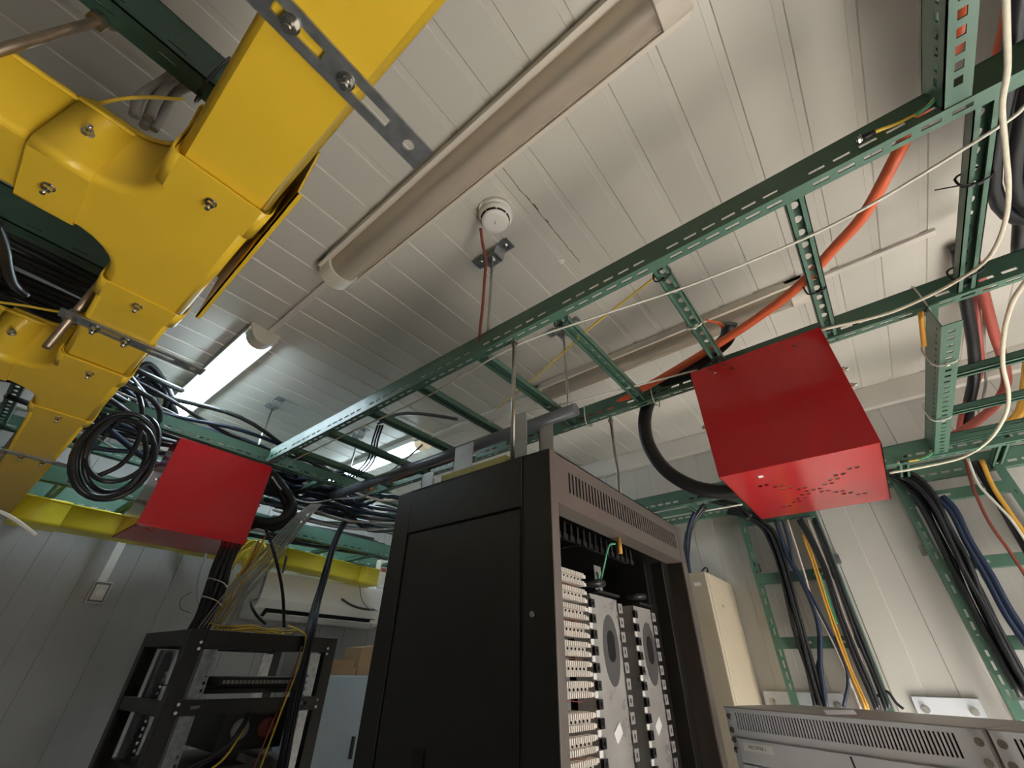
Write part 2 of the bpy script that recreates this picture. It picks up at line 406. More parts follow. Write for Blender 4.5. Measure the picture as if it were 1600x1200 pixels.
# ================================================================ GREEN CABLE LADDERS
def rail_mb(o, u, f, L, H=.066, W=.03, t=.0025, pitch=.0421, slot=.028, hw=.008, start=.02, gap=None, webz=.014, fl=None, web=True):
    """slotted channel: web stands up at o, lower flange points along f"""
    o, u, f = V(o), V(u), V(f); mb = MB(); S = []; k = 0; x = start
    while x+slot < L-.01:
        if not (gap and k % gap == gap-1): S.append(x)
        x += pitch; k += 1
    fw = fl or hw
    hs = [(x, x+slot, W*.5-fw/2, W*.5+fw/2) for x in S]; hz = [(x, x+slot, webz, webz+hw) for x in S] if web else []
    mb.plate(o, u, f, L, W, t, hs)
    mb.plate(o, u, Z, L, H, t if u.cross(Z).dot(f) > 0 else -t, hz)
    mb.plate(o+Z*H, u, f, L, W*.6, -t if u.cross(f).z > 0 else t)
    return mb
def rung_mb(p, d, L, a, w=.036, h=.024, t=.002, holes=True):
    """channel rung, open side down, round holes in its web"""
    p, d, a = V(p), V(d), V(a); mb = MB(); n = int(L/.042)
    mb.perf(p-a*(w/2)+Z*(h-t), d, a, n, 1, L/n, w, t, {(i, 0) for i in range(n)} if holes else set(), .011, .0085)
    for s in (-1, 1):
        q = p+a*(s*w/2); mb.obox(q, d*L, -a*(s*t), Z*h); mb.obox(q, d*L, -a*(s*.010), Z*t)
    return mb
def ladder(label, o, u, f, L, width, rungs, zb, m='green_paint', r2=None, L2=None, holes=True, off2=0, **kw):
    o, u, f = V(o), V(u), V(f); t = thing('cable_ladder', label, 'cable ladder', o, 'green cable ladders')
    make('rail', rail_mb(o, u, f, L, **kw), m, t)
    q = o+f*width+u*off2; make('rail', rail_mb(q, u, f, L2 or L, **kw), m, t)
    for s in rungs: make('rung', rung_mb(o+u*s+f*.004+Z*.003, f, width+.02, u, holes=holes), m, t)
    return t
ZL = .82
# the main ladder across the room
ladder('long green slotted cable ladder with round-holed rungs crossing overhead above the black cabinet', (.724, -.50, ZL), Y, X, 2.63, .583, [.07+.295*k for k in range(9)], ZL, off2=-.5, L2=3.1, gap=7, start=.092)
# arm that comes towards the camera at upper right
o = V((.724, -.368, ZL)); t = thing('cable_ladder', 'green ladder arm with square holes at upper right, nearest to the camera', 'cable ladder', (-.6, -.368, ZL), 'green cable ladders')
r1 = rail_mb(o, -X, -Y, 1.35, H=.07, W=.038, pitch=.028, slot=.0155, hw=.011, fl=.012, start=.034, webz=.02); make('rail', r1, 'green_paint', t)
make('rail', rail_mb(o-Y*.6, -X, -Y, 1.35, H=.07, W=.038, pitch=.028, slot=.0155, hw=.011, fl=.012, start=.034), 'green_paint', t)
for s in (.35, .65, .95): make('rung', rung_mb(o-X*s-Y*.004+Z*.003, -Y, .62, X), 'green_paint', t)
# cross ladder behind the main one, towards the right wall
o = V((1.30, -.345, .742)); t = thing('cable_ladder', 'short green ladder at right leading from the main ladder to the right wall', 'cable ladder', o, 'green cable ladders')
make('rail', rail_mb(o, X, -Y, .97, H=.07, W=.042, pitch=.036, slot=.012, hw=.006, fl=.014, start=.03), 'green_paint', t)
make('rail', rail_mb(o-Y*.62, X, -Y, .97, H=.07, W=.042, pitch=.036, slot=.012, hw=.006, start=.03), 'green_paint', t)
for x in (1.635, 1.915, 2.205):
    make('rung', rung_mb((x, -.349, .752), -Y, .62, X, w=.034, h=.022, holes=False), 'green_paint', t)
# tray along the right wall
ladder('green cable tray running along the right wall behind the right red cover', (2.25, -1.1, .735), Y, X, 2.35, .30, [.25+.3*k for k in range(7)], .735, gap=7, H=.075, hw=.010, W=.035)
# far ladder across the end of the room, carries the left red cover
ladder('far green ladder across the end of the room, carrying the left red cover', (-.95, 2.15, ZL), X, Y, 3.3, .55, [.2+.3*k for k in range(11)], ZL)
ladder('green ladder above the far yellow duct along the end wall', (-.95, 2.86, .69), X, Y, 3.3, .40, [.2+.3*k for k in range(11)], .69, H=.09, pitch=.06, gap=6)
# left ladder above the yellow branch ducts
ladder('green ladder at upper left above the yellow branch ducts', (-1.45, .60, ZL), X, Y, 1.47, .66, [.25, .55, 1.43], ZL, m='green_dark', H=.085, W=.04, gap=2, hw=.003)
# ladders standing against the right wall
def wall_ladder(label, ya, yb, zt, zb, rz):
    t = thing('wall_ladder', label, 'cable ladder', (2.56, ya, zb), 'green ladders fixed upright to the right wall')
    for y, s in ((ya, 1), (yb, -1)):
        d = 1 if ya < yb else -1; mb = MB(); L = zt-zb
        S = [(.02+.0421*k, .048+.0421*k, .011, .019) for k in range(int((L-.06)/.0421)) if k % 8 != 7]
        mb.plate((2.53, y, zb), Z, Y*(s*d), L, .03, .0025, S); mb.plate((2.53, y, zb), Z, X, L, .07, .0025, [(a, b, .03, .04) for a, b, _, _ in S])
        make('rail', mb, 'green_paint', t)
    for z in rz: make('rung', MB().plate((2.531, min(ya, yb), z), Z, Y, .045, abs(yb-ya), .003, [(.018, .028, .06, .10), (.018, .028, .2, .24)]).box(2.531, 2.56, min(ya, yb), max(ya, yb), z, z+.003), 'green_paint', t)
    for z in (zt-.3, zb+.2):
        for y in (ya, yb): make('standoff', MB().box(2.6, XW, y-.02, y+.02, z, z+.04), 'galvanised', t)
wall_ladder('green upright wall ladder below the right red cover, filled with mixed cables', .128, .478, .74, -.75, (.655, .37, .10, -.2, -.5))
wall_ladder('green upright wall ladder at the far right with a thick black cable bundle', -.565, -.205, .74, -.75, (.63, .36, .09, -.2, -.5))

# ================================================================ YELLOW DUCTS
ZD, XD0, XD1 = .56, -.0605, .0545
def rect(x0, x1, y0, y1): return [(x1, y0), (x1, y1), (x0, y1), (x0, y0)]
def duct_along(label, x0, x1, y0, y1, axis, z0=ZD, h=.106, m='yellow_plastic'):
    w = [True, False, True, False] if axis == 'y' else [False, True, False, True]
    mb = MB().shell(rect(x0, x1, y0, y1), w, z0, h, r=.008)
    return tag(make('cable_duct', mb, m, None, ((x0+x1)/2, (y0+y1)/2, z0), solid=.003), label, 'cable duct', 'yellow cable ducts')
duct_along('wide yellow cable duct nearest the camera, above the big steel bar', XD0, XD1, -.95, .59, 'y')
duct_along('yellow cable duct length carrying the second steel bar', XD0, XD1, .90, 1.30, 'y')
duct_along('yellow cable duct in shadow running down to the end wall', XD0, XD1, 1.57, 3.02, 'y')
duct_along('yellow branch duct at the left edge, upper one', -1.2, -.155, .6615, .7765, 'x')
duct_along('yellow branch duct at the left edge, lower one', -1.2, -.155, 1.3515, 1.4665, 'x')
def tee(label, yc, flap):
    g = .0035; t = thing('duct_tee', label, 'duct fitting', (0, yc, ZD-.004), 'yellow duct tee fittings')
    xl, xr, y0, y1, xe = XD0-g, XD1+g, yc-.19, yc+.205, -.181; b0, b1 = yc-.0575-g, yc+.0575+g; rf = .068
    out = [(xr, y0), (xr, y1), (xl, y1), (xl, b1+rf)]
    for k in range(1, 7): a = math.pi/2*k/6; out.append((xl-rf+math.cos(a)*rf-0, b1+rf-math.sin(a)*rf))
    out += [(xe, b1), (xe, b0), (xl-rf, b0)]
    for k in range(1, 7): a = math.pi/2*k/6; out.append((xl-rf+math.sin(a)*rf, b0-rf+math.cos(a)*rf))
    out += [(xl, y0)]
    W = [True]*len(out); n = len(out); W[1] = False; W[n-1] = False; ie = out.index((xe, b1)); W[ie] = False
    make('body', MB().shell(out, W, ZD-.005, .118, r=.012), 'yellow_plastic', t, solid=.003)
    e = .004
    for ya, yb in ((y0-.005, y0+.062), (y1-.05, y1+.005)):
        make('sleeve', MB().shell(rect(xl-e, xr+e, ya, yb), [True, False, True, False], ZD-.009, .112, r=.012), 'yellow_plastic', t, solid=.003)
    make('sleeve', MB().shell(rect(xe-.005, xe+.060, b0-e, b1+e), [False, True, False, True], ZD-.009, .112, r=.012), 'yellow_plastic', t, solid=.003)
    for p in ((-.003, y0+.035), (-.003, y1-.022), (xe+.026, yc)): bolt('bolt', (p[0], p[1], ZD-.011), t, r=.0065, h=.006, stud=.010)
    bolt('bolt', (xe+.026, b0-.0065, ZD+.052), t, ax=(0, -1, 0), r=.0065, h=.006, stud=.010)
    if flap:
        f = MB(); a0, a1 = V((xr+.009, y0-.07, ZD-.002)), V((xr+.018, y1-.06, ZD-.002)); d = a1-a0; s = V((.0028, 0, 0))
        f.obox(a0, d, s, Z*.115); f.obox(a0, d, s*3, Z*.0025); f.obox(a0+Z*.112-s*1.5, d, s*2.5, Z*.003)
        make('side_cover', f, 'yellow_plastic', t)
    return t
tee('large yellow tee fitting with rounded corner and bolts, nearest of the tees', .719, True)
tee('smaller yellow tee fitting farther along the duct, in shade', 1.409, False)
# far duct along the end wall
m = 'yellow_duct_lamplit'; YD = 3.03
def far_duct(name, label, x0, x1, z0, grow=0, tilt=0):
    mb = MB().shell(rect(x0, x1, YD-grow, YD+.16+grow), [False, True, False, True], z0-grow, .106+grow*1.5)
    for p in mb.v: p.z += (p.x-x0)*tilt
    return tag(make(name, mb, m, None, (x0, YD, z0), solid=.003), label, 'cable duct' if name == 'cable_duct' else 'duct fitting', 'yellow cable ducts' if name == 'cable_duct' else None)
far_duct('cable_duct', 'straight yellow duct along the end wall, left of the left red cover', .16, .86, .545)
far_duct('duct_coupler', 'yellow duct corner coupler at the left end of the end wall duct', .055, .235, .545, .006)
far_duct('duct_coupler', 'yellow duct coupler in the tangle of yellow patch cords right of the left red cover', .80, 1.30, .545, .006)
far_duct('cable_duct', 'straight sagging yellow duct behind the hanging dark cables, above the air conditioner', 1.24, 2.02, .553, 0, -.035)
far_duct('duct_coupler', 'bright yellow duct coupler beside the left edge of the black cabinet', 1.93, 2.10, .528, .006, -.035)
# ================================================================ STEEL BARS UNDER THE DUCT
def bar(label, x0, x1, yc, w, slots, hole, bolts, rod, tilt=0, zb=ZD-.003):
    t = thing('support_bar', label, 'support bar', ((x0+x1)/2, yc, zb-.004), 'galvanised bars carrying the yellow duct')
    L = x1-x0; hs = [(a-x0, b-x0, w/2-.006, w/2+.006) for a, b in slots]
    mb = MB(); nh = hole-x0
    n = int(round((L)/(w)))
    hs2 = [h for h in hs if h[1] < nh-w/2]; cut = nh-w/2
    mb.plate((x0, yc-w/2, zb-.004), X, Y, cut, w, .004, hs2)
    mb.perf((x0+cut, yc-w/2, zb-.004), X, Y, 1, 1, w, w, .004, {(0, 0)}, .0075, .0075, 16)
    mb.box(x0+cut+w, x1, yc-w/2, yc+w/2, zb-.004, zb)
    make('bar', mb, 'galvanised', t)
    for x in bolts: bolt('bolt', (x, yc, zb-.004), t, r=.0085, h=.007, stud=.009)
    if rod:
        x, zt, ze = rod; make('rod', MB().cyl((x, yc, zt), (x, yc, ze), .0062, 12), 'rusty_rod', t)
        make('nut', MB().hexnut((x, yc, zb-.004), -Z, .011, .009), 'steel', t); make('nut', MB().hexnut((x, yc, zb), Z, .011, .009), 'steel', t)
bar('wide galvanised slotted bar bolted under the nearest yellow duct', -.33, .148, .280, .036, [(-.054, .002), (.040, .090), (-.27, -.2)], .1225, (-.034, .032), None)
bar('galvanised slotted bar with a long rod end under the second yellow duct length', -.093, .160, 1.052, .030, [(-.032, .012), (.05, .10)], .138, (-.037, .014), (-.0745, HC, .477))
bar('galvanised slotted bar under the shaded far yellow duct', -.085, .125, 2.05, .030, [(-.03, .02), (.06, .09)], .105, (-.022, .030), (-.066, HC, .49))
A = P(207, 17, 'z', .90); B = A+(P(165, 35, 'z', .80)-A); D = P(-60, 96, 'z', .57)
t = thing('threaded_rod', 'loose-looking threaded rod with nuts crossing the green rail in the top left corner', 'rod', D)
d = (D-A).normalized(); q = A+(D-A)*.0
make('rod', MB().cyl(A, D, .0062, 14), 'rusty_rod', t)
for k in (.045, .085): make('nut', MB().hexnut(A+d*k, d, .013, .010), 'rod_steel', t)
make('washer', MB().cyl(A+d*.062, A+d*.064, .017, 18), 'rod_steel', t)
# ================================================================ RED COVERS
def red_cover(label, o, u, w, Wd, Hh, D, holes_top, xpat, stick):
    """o: top left corner of the front face; u to the right along the front, w into the depth"""
    o, u, w = V(o), V(u), V(w); t = thing('metal_cover', label, 'cover', o-Z*Hh+u*(Wd/2), 'red sheet metal covers'); th = .0022
    hs = [(x-.004, x+.004, Hh-zz-.0025, Hh-zz+.0025) for x, zz in holes_top]
    make('front_panel', MB().plate(o-Z*Hh, u, Z, Wd, Hh, th, hs), 'red_paint', t, bev=.0006)
    nu, nv = 22, 16; du, dv = Wd/nu, D/nv; H = set()
    if xpat:
        for k in range(9):
            j = 4+k; i = 17-int(round(k*1.5)); i2 = 4+int(round(k*1.6))
            H |= {(i, j), (i+1, j), (i2, j), (i2+1, j)}
    b = MB(); bo = o-Z*Hh
    if xpat: b.perf(bo, u, w, nu, nv, du, dv, th, H, du*.36, dv*.27)
    else: b.obox(bo, u*Wd, w*D, Z*th)
    make('bottom_panel', b, 'red_paint', t)
    for s in (0, 1):
        q = bo+u*(s*(Wd-th)); make('side_panel', MB().hexa([q, q+u*th, q+u*th+w*D, q+w*D, q+Z*Hh, q+u*th+Z*Hh, q+u*th+w*.12+Z*Hh, q+w*.12+Z*Hh]), 'red_paint', t)
    make('top_flange', MB().obox(bo+Z*(Hh-th), u*Wd, w*.03, Z*th), 'red_paint', t)
    for s, k in ((1, .07), (1, .12), (0, .12)):
        q = bo+u*(Wd if s else 0)+Z*(Hh-k-.06)+w*.03; bolt('bolt', q, t, ax=u*(1 if s else -1), r=.009, h=.007, stud=.008)
    if stick:
        q = bo+u*(Wd*.24)+w*(D*.10)-Z*.0008; make('sticker', MB().obox(q, u*.012, w*.018, Z*.0006), 'label_white', t)
red_cover('red sheet metal cover at right with an X of punched holes in its bottom', (1.20, .245, .795), -Y, X, .357, .352, .47, [(.07, .03), (.12, .035), (.285, .03), (.06, .012), (.1, .012), (.2, .013), (.26, .014)], True, True)
red_cover('red sheet metal cover at left, hung below the far ladder', (.357, 2.10, .79), X, Y, .392, .36, .33, [], False, False)

# ================================================================ BLACK EQUIPMENT CABINET
x0, x1, y0, y1, zt = .729, 1.533, .485, 1.02, .42
t = thing('equipment_cabinet', 'tall black open-fronted equipment cabinet in the middle with slotted header', 'cabinet', ((x0+x1)/2, (y0+y1)/2, ZF))
f = MB(); f.box(x0, x0+.03, y0, y0+.08, ZF, zt); f.box(x0, x0+.03, y1-.065, y1, ZF, zt); f.box(x0, x0+.02, y0+.08, y1-.065, .301, zt); f.box(x0, x0+.02, y0+.08, y1-.065, ZF, -1.48)
make('side_frame', f, 'black_paint', t, bev=.0015)
pn = make('side_panel', MB().box(x0+.0025, x0+.018, y0+.0835, y1-.0685, -1.476, .2975), 'black_paint', t, bev=.002)
make('top_panel', MB().box(x0+.02, x1, y0, y1, zt-.003, zt), 'black_paint', t)
make('screw', MB().cyl((x0+.001, .536, .088), (x0-.003, .536, .088), .0055, 14), 'steel', t)
hw = x1-.04-(x0+.028); hp = MB()
sl = [(.050+.0152*k, .057+.0152*k, .034, .083) for k in range(44)]
hp.plate((x0+.028, y0, .304), X, Z, hw, zt-.304, -.002, sl); hp.box(x0+.028, x0+.028+hw, y0, y0+.05, .302, .304)
make('header', hp, 'frame_black_lit', t)
make('header_backing', MB().box(x0+.03, x1-.042, y0+.03, y0+.032, .306, zt-.004), 'slot_black', t)
make('front_post', MB().box(x0+.0005, x0+.028, y0-.0015, y0+.02, ZF, zt-.0005), 'frame_black_lit', t, bev=.002)
rp = MB(); rp.box(x1-.04, x1, y0-.001, y0+.004, ZF, zt-.0005); rp.box(x1-.004, x1, y0+.004, y1, ZF, zt-.004); make('front_post', rp, 'frame_black_lit', t, bev=.001)
make('inner_post', MB().box(x1-.092, x1-.042, y0+.05, y0+.09, ZF, .30).box(x1-.115, x1-.10, y0+.1, y0+.4, ZF, .3), 'black_paint', t, bev=.003)
make('back_panel', MB().box(x0+.02, x1-.005, y1-.006, y1-.001, ZF, zt-.004), 'dark_inside', t)
bf = MB(); zz = .24
bf.plate((1.18, y1-.05, .17), X, Z, .30, .07, .002, [(.03+.05*k, .06+.05*k, .03, .042) for k in range(5)]); bf.plate((1.42, y1-.05, ZF), X, Z, .06, 1.77, .002)
make('back_frame', bf, 'tab_grey', t)
cb = MB()
for k in range(16): cb.box(.79+.03*k, .798+.03*k, .55, .57, .272, .302); cb.box(.787+.03*k, .805+.03*k, .55, .556, .262, .274)
cb.box(.78, 1.26, .57, .576, .268, .302)
make('cable_comb', cb, 'tab_black', t)
make('inner_rail', MB().plate((.845, .61, .12), X, Z, .02, .16, .002, [(.006, .014, .02+.03*k, .035+.03*k) for k in range(4)]).box(.84, .99, .625, .64, ZF, .17), 'tab_grey', t)
# ivory terminal blocks
z = .196
for i in range(34):
    if i == 7: z -= .016
    b = MB(); yb = .562; bx0, bx1 = .862, .962
    b.box(bx0, bx1, yb, yb+.04, z-.028, z)
    for row in (-.0105, -.028):
        for k in range(13): b.box(bx0+.0012+.0077*k, bx0+.0060+.0077*k, yb-.010, yb, z+row, z+row+.0100)
        b.box(bx1-.002, bx1+.014, yb-.006, yb+.02, z+row+.001, z+row+.008)
    tb = make('terminal_block', b, 'block_ivory', t)
    h = MB()
    for k in range(6): h.cyl((bx0+.009+.0155*k, yb-.0015, z-.0142), (bx0+.009+.0155*k, yb+.002, z-.0142), .0026, 10)
    make('test_hole', h, 'slot_black', tb)
    if i % 2 == 0: make('jumper_wire', MB().tube(spline([(bx0+.01, yb-.004, z-.031), (bx0+.05, yb-.010, z-.0335), (bx0+.08, yb-.004, z-.030)]), .0009, 5), 'brown_cable', tb)
    z -= .0355
# management plates
def mplate(xa, xb, yp, zt_, lab):
    p = make('management_plate', MB().box(xa, xb, yp, yp+.002, -1.1, zt_).box(xa, xa+.002, yp, yp+.05, -1.1, zt_).box(xb-.002, xb, yp, yp+.05, -1.1, zt_), 'plate_steel', t)
    xm = (xa+xb)/2+.016; el = MB()
    el.prism([(xm+math.cos(a)*.040, yp-.0008, math.sin(a)*.074+.045) for a in [2*math.pi*k/40 for k in range(40)]], (0, .0006, 0)); make('oval_surround', el, 'oval_grey', p)
    el = MB(); pts = []
    for k in range(33):
        a = 2*math.pi*k/32; pts.append((xm+math.cos(a)*.019, yp-.0012, (.014 if math.sin(a) > 0 else -.014)+math.sin(a)*.019+.052))
    el.prism(pts[:-1], (0, .0006, 0)); make('oval_slot', el, 'slot_black', p)
    for s, xx, mt, sgn in ((0, xa, 'tab_black', -1), (1, xb, 'tab_grey', 1)):
        for k in range(30):
            zc = zt_-.03-.0325*k; w = .018 if s == 0 else .022
            xl = xx-.002 if s == 0 else xx-.002
            ring = MB().plate((xl, yp-.0005, zc), X, Z, w, w, .004, [(w*.38, w*.66, w*.3, w*.7)]); ring.box(xl, xl+.004, yp-.004, yp+.003, zc+.002, zc+.016)
            make('cable_ring', ring, mt, p)
            if s == 0: make('edge_clip', MB().box(xa-.012, xa+.002, yp-.002, yp+.001, zc-.0125, zc-.001), 'label_white', p)
    b = MB().rev([(.026, -.006), (.028, 0), (.026, .006)], (xa+.012, yp-.01, zt_+.022), 24); make('guide_spool', b, 'tab_black', p)
    b = MB().box(xa+.035, xb+.01, yp-.006, yp+.02, zt_+.006, zt_+.012); make('top_arm', b, 'tab_black', p)
    b = MB().rev([(.028, -.007), (.03, 0), (.028, .007)], (xb-.0, yp-.02, -.235), 24); make('guide_spool', b, 'tab_black', p)
    return p
p1 = mplate(1.000, 1.142, .563, .158, 'a'); p2 = mplate(1.240, 1.358, .563, .155, 'b')
for p, xm in ((p1, 1.07), (p2, 1.29)):
    make('tape_scrap', MB().obox((xm, .5615, -.13), (.03, 0, .018), (-.012, 0, .02), (0, .0005, 0)), 'label_white', p)
hp2 = MB().plate((1.155, .63, .155), X, Z, .04, .10, .002, [(.014, .026, .02, .04), (.014, .026, .06, .08)]); make('hanging_strip', hp2, 'plate_steel', t)
make('earth_wire', MB().tube(spline([(1.085, .52, .285), (1.065, .53, .275), (1.08, .56, .225), (1.13, .60, .205), (1.165, .625, .235)]), .0028, 8), 'green_cable', t)
make('earth_bolt', MB().cyl((1.10, .515, .302), (1.10, .515, .262), .006, 10), 'amber_cable', t)
make('latch_tape', MB().box(x0-.001, x0, .80, .83, -.2, -.13), 'slot_black', t)

# things standing on the cabinet
tag(make('wood_strip', MB().box(.7315, .755, .615, .845, .42, .440), 'wood', None, (.76, .73, .42)), 'greenish-yellow wooden strip lying along the top edge of the black cabinet', 'wood strip')
def upright(label, xx, yy, w, h):
    b = MB(); b.box(xx, xx+.003, yy-w, yy, .42, .42+h); b.box(xx, xx+.05, yy-.003, yy, .42, .42+h); b.box(xx, xx+.05, yy-w, yy, .42, .423)
    tag(make('aluminium_upright', b, 'aluminium', None, (xx+.02, yy-w/2, .42)), label, 'upright', 'aluminium uprights on the cabinet')
upright('wide aluminium angle upright at the left end of the wooden strip on the cabinet', .78, .855, .075, .125)
upright('aluminium angle upright on the cabinet top, leftmost, near its rear corner', .78, .990, .05, .075)
upright('tall aluminium angle upright on the cabinet beside the steel rod', .79, .640, .045, .165)
upright('aluminium angle upright on the cabinet just right of the steel rod', .84, .590, .045, .135)
upright('low aluminium angle upright farther back on the cabinet top', .95, .89, .03, .115)
tag(make('support_rod', MB().cyl((.755, .613, .42), (.755, .613, .845), .0062, 12).hexnut((.755, .613, .812), Z, .011, .008), 'rod_steel', None, (.755, .613, .42)), 'bright steel rod standing on the cabinet and bolted to the near ladder rail', 'rod', 'rods from ladder to cabinet')
tag(make('support_rod', MB().cyl((1.352, .605, .42), (1.352, .605, .845), .0055, 12).hexnut((1.352, .605, .806), Z, .011, .010), 'rod_steel', None, (1.352, .605, .42)), 'thin steel rod from the cabinet top up to the far ladder rail', 'rod', 'rods from ladder to cabinet')
tag(make('conduit_pipe', MB().tube([(1.160, .646, .787), (1.157, 1.4, .787), (1.15, 2.216, .787)], .024, 18), 'pvc_grey', None, (1.157, 1.4, .763)), 'straight dark grey plastic conduit pipe slung under the green ladder rungs', 'pipe')

# ================================================================ OPEN RACK AT LEFT
ax0, ax1, ay0, ay1, az = .646, 1.235, 2.0, 2.53, .105
t = thing('open_rack', 'black open-frame rack with silver mounting rails at lower left', 'rack', ((ax0+ax1)/2, (ay0+ay1)/2, ZF)); w = .05
for xx in (ax0, ax1-w):
    for yy in (ay0, ay1-w): make('post', MB().box(xx, xx+w, yy, yy+w, ZF, az), 'black_paint', t, bev=.003)
tf = MB(); tf.box(ax0+w, ax1-w, ay0, ay0+w, az-.055, az); tf.box(ax0+w, ax1-w, ay1-w, ay1, az-.055, az); tf.box(ax0, ax0+w, ay0+w, ay1-w, az-.05, az); tf.box(ax1-w, ax1, ay0+w, ay1-w, az-.05, az)
make('top_frame', tf, 'black_paint', t, bev=.002)
mb = MB(); mb.box(ax0+.25, ax0+.29, ay0+w, ay1-w, az-.05, az-.01); make('top_bar', mb, 'black_paint', t)
for xx, s in ((ax0+.062, 1), (ax1-.062, -1)):
    for yy in (ay0+.012, ay1-.09):
        mb = MB().plate((xx if s > 0 else xx-.048, yy, ZF+.05), X, Z, .048, az-.06-ZF-.05, .002, [(.034 if s > 0 else .005, .043 if s > 0 else .014, 1.0+.0222*k, 1.0095+.0222*k) for k in range(24)])
        mb.box(xx if s > 0 else xx-.002, xx+.002 if s > 0 else xx, yy, yy+.04, ZF+.05, az-.06)
        make('mounting_rail', mb, 'galvanised', t)
for zz in (.085, .065): 
    for xx in (ax0+.04, ax1-.04): make('screw', MB().cyl((xx, ay0, zz-.02), (xx, ay0-.003, zz-.02), .005, 10), 'label_white', t)
cbp = make('cross_plate', MB().plate((ax0+.03, ay0-.004, -.148), X, Z, ax1-ax0-.06, .045, -.003, [(.05, .08, .018, .028), (.45, .475, .018, .028)]), 'black_paint', t)
for xx in (ax0+.04, ax1-.04):
    for zz in (-.115, -.138): make('screw', MB().cyl((xx, ay0-.004, zz), (xx, ay0-.008, zz), .005, 10), 'label_white', cbp)
for zz in (-.13, -.55, -1.0): make('side_bar', MB().box(ax0+.004, ax0+.03, ay0+w, ay1-w, zz-.02, zz+.02), 'black_paint', t)
tag(make('equipment_shelf', MB().plate((ax0+.09, ay0+.05, -.075), X, Y, .42, .40, .003).box(ax0+.09, ax0+.51, ay0+.05, ay0+.053, -.09, -.072), 'black_paint', None, (.95, 2.2, -.075)), 'black perforated equipment shelf high in the open rack', 'shelf')
t = thing('network_switch', 'small dark switch with a row of ports on the shelf in the open rack', 'switch', (.97, 2.16, -.07))
make('case', MB().box(.83, 1.13, 2.09, 2.26, -.071, -.040), 'black_paint', t, bev=.002)
pm = MB()
for k in range(18): pm.box(.84+.0155*k, .851+.0155*k, 2.087, 2.09, -.062, -.050)
make('port', pm, 'tab_grey', t)
t = thing('fan_unit', 'black unit with two round fan grilles below the cross plate of the rack', 'fan unit', (1.05, 2.2, -.29))
make('case', MB().box(.90, 1.15, 2.12, 2.4, -.27, -.15), 'black_paint', t, bev=.002)
for xx, mt in ((.97, 'tab_grey'), (1.07, 'brown_cable')): make('fan_grille', MB().rev([(.032, 0), (.034, -.004), (.02, -.005), (.018, -.002), (.008, -.004)], (xx, 2.12, -.205), 22, ax=(0, 1, 0)), mt, t)
tag(make('support_tray', MB().box(ax0+.05, ax1-.05, ay0+.04, ay1-.02, -.33, -.30).plate((.95, ay0+.035, -.285), (.93, 0, -.3), (.3, 0, .93), .17, .022, .002), 'black_paint', None, (.94, 2.2, -.33)), 'black support tray low in the open rack under the fan unit', 'tray')
bundle('patch_cable', 'dark blue patch cable curving through the open rack below the cross plate', [(.70, 2.08, -.31), (.80, 2.05, -.30), (.90, 2.03, -.25), (.96, 2.06, -.17), (.97, 2.1, -.12)], 4, .005, ['blue_cable', 'black_cable'], .012, 'patch cables inside the rack')
cable('patch_cable', 'yellow-green patch cable curving below the blue ones in the open rack', [(.70, 2.06, -.33), (.80, 2.03, -.325), (.89, 2.01, -.28), (.95, 2.04, -.2)], .004, 'yellow_cable')
# ================================================================ THINGS AT THE END WALL
t = thing('air_conditioner', 'white wall-mounted air conditioner under the sagging yellow duct', 'air conditioner', (1.83, 3.3, .25))
pr = [(0, 3.40, .54), (0, 3.22, .54), (0, 3.185, .52), (0, 3.175, .36), (0, 3.20, .31), (0, 3.25, .265), (0, 3.29, .25), (0, 3.40, .25)]
make('case', MB().prism([V(p)+X*1.33 for p in pr], X*.99), 'white_plastic', t, bev=.008)
make('air_slot', MB().hexa([(1.40, 3.197, .308), (2.26, 3.197, .308), (2.26, 3.245, .266), (1.40, 3.245, .266), (1.40, 3.207, .318), (2.26, 3.207, .318), (2.26, 3.26, .28), (1.40, 3.26, .28)]), 'slot_black', t)
make('louver', MB().hexa([(1.42, 3.205, .282), (2.24, 3.205, .282), (2.24, 3.245, .252), (1.42, 3.245, .252), (1.42, 3.208, .286), (2.24, 3.208, .286), (2.24, 3.248, .256), (1.42, 3.248, .256)]), 'white_plastic', t)
t = thing('wall_switch', 'grey wall switch box at the end of a thin trunking on the left wall', 'switch', (.56, 3.38, .265))
make('box', MB().box(.525, .605, YE-.035, YE, .262, .37), 'cap_plastic', t, bev=.006); make('rocker', MB().rev([(.022, 0), (.022, .004), (.018, .006)], (.565, YE-.036, .315), 20, ax=(0, -1, 0)), 'white_plastic', t)
make('frame', MB().plate((.53, YE-.0365, .268), X, Z, .07, .096, -.003, [(.008, .062, .01, .086)]), 'pvc_grey', t)
tag(make('wall_trunking', MB().box(.535, .575, YE-.018, YE, .37, .69), 'white_plastic', None, (.555, YE, .37), bev=.002), 'pale trunking running down the end wall to the switch box', 'trunking')
t = thing('storage_cabinet', 'pale blue cabinet behind the black cabinet, cardboard boxes on top', 'cabinet', (1.95, 2.95, ZF))
make('body', MB().box(1.69, 2.29, 2.77, 3.2, ZF, -.045), 'pale_blue', t, bev=.003)
for xa in (1.692, 1.992): 
    d = make('door', MB().box(xa, xa+.296, 2.752, 2.77, ZF+.05, -.05), 'pale_blue', t, bev=.003)
    make('handle', MB().box(xa+.235, xa+.25, 2.735, 2.752, -.44, -.34), 'black_paint', d)
tag(make('cardboard_box', MB().box(1.70, 1.90, 2.80, 3.0, -.045, -.002), 'cardboard', None, (1.8, 2.9, -.045)), 'flat brown cardboard box lying on the pale blue cabinet, lowest', 'box')
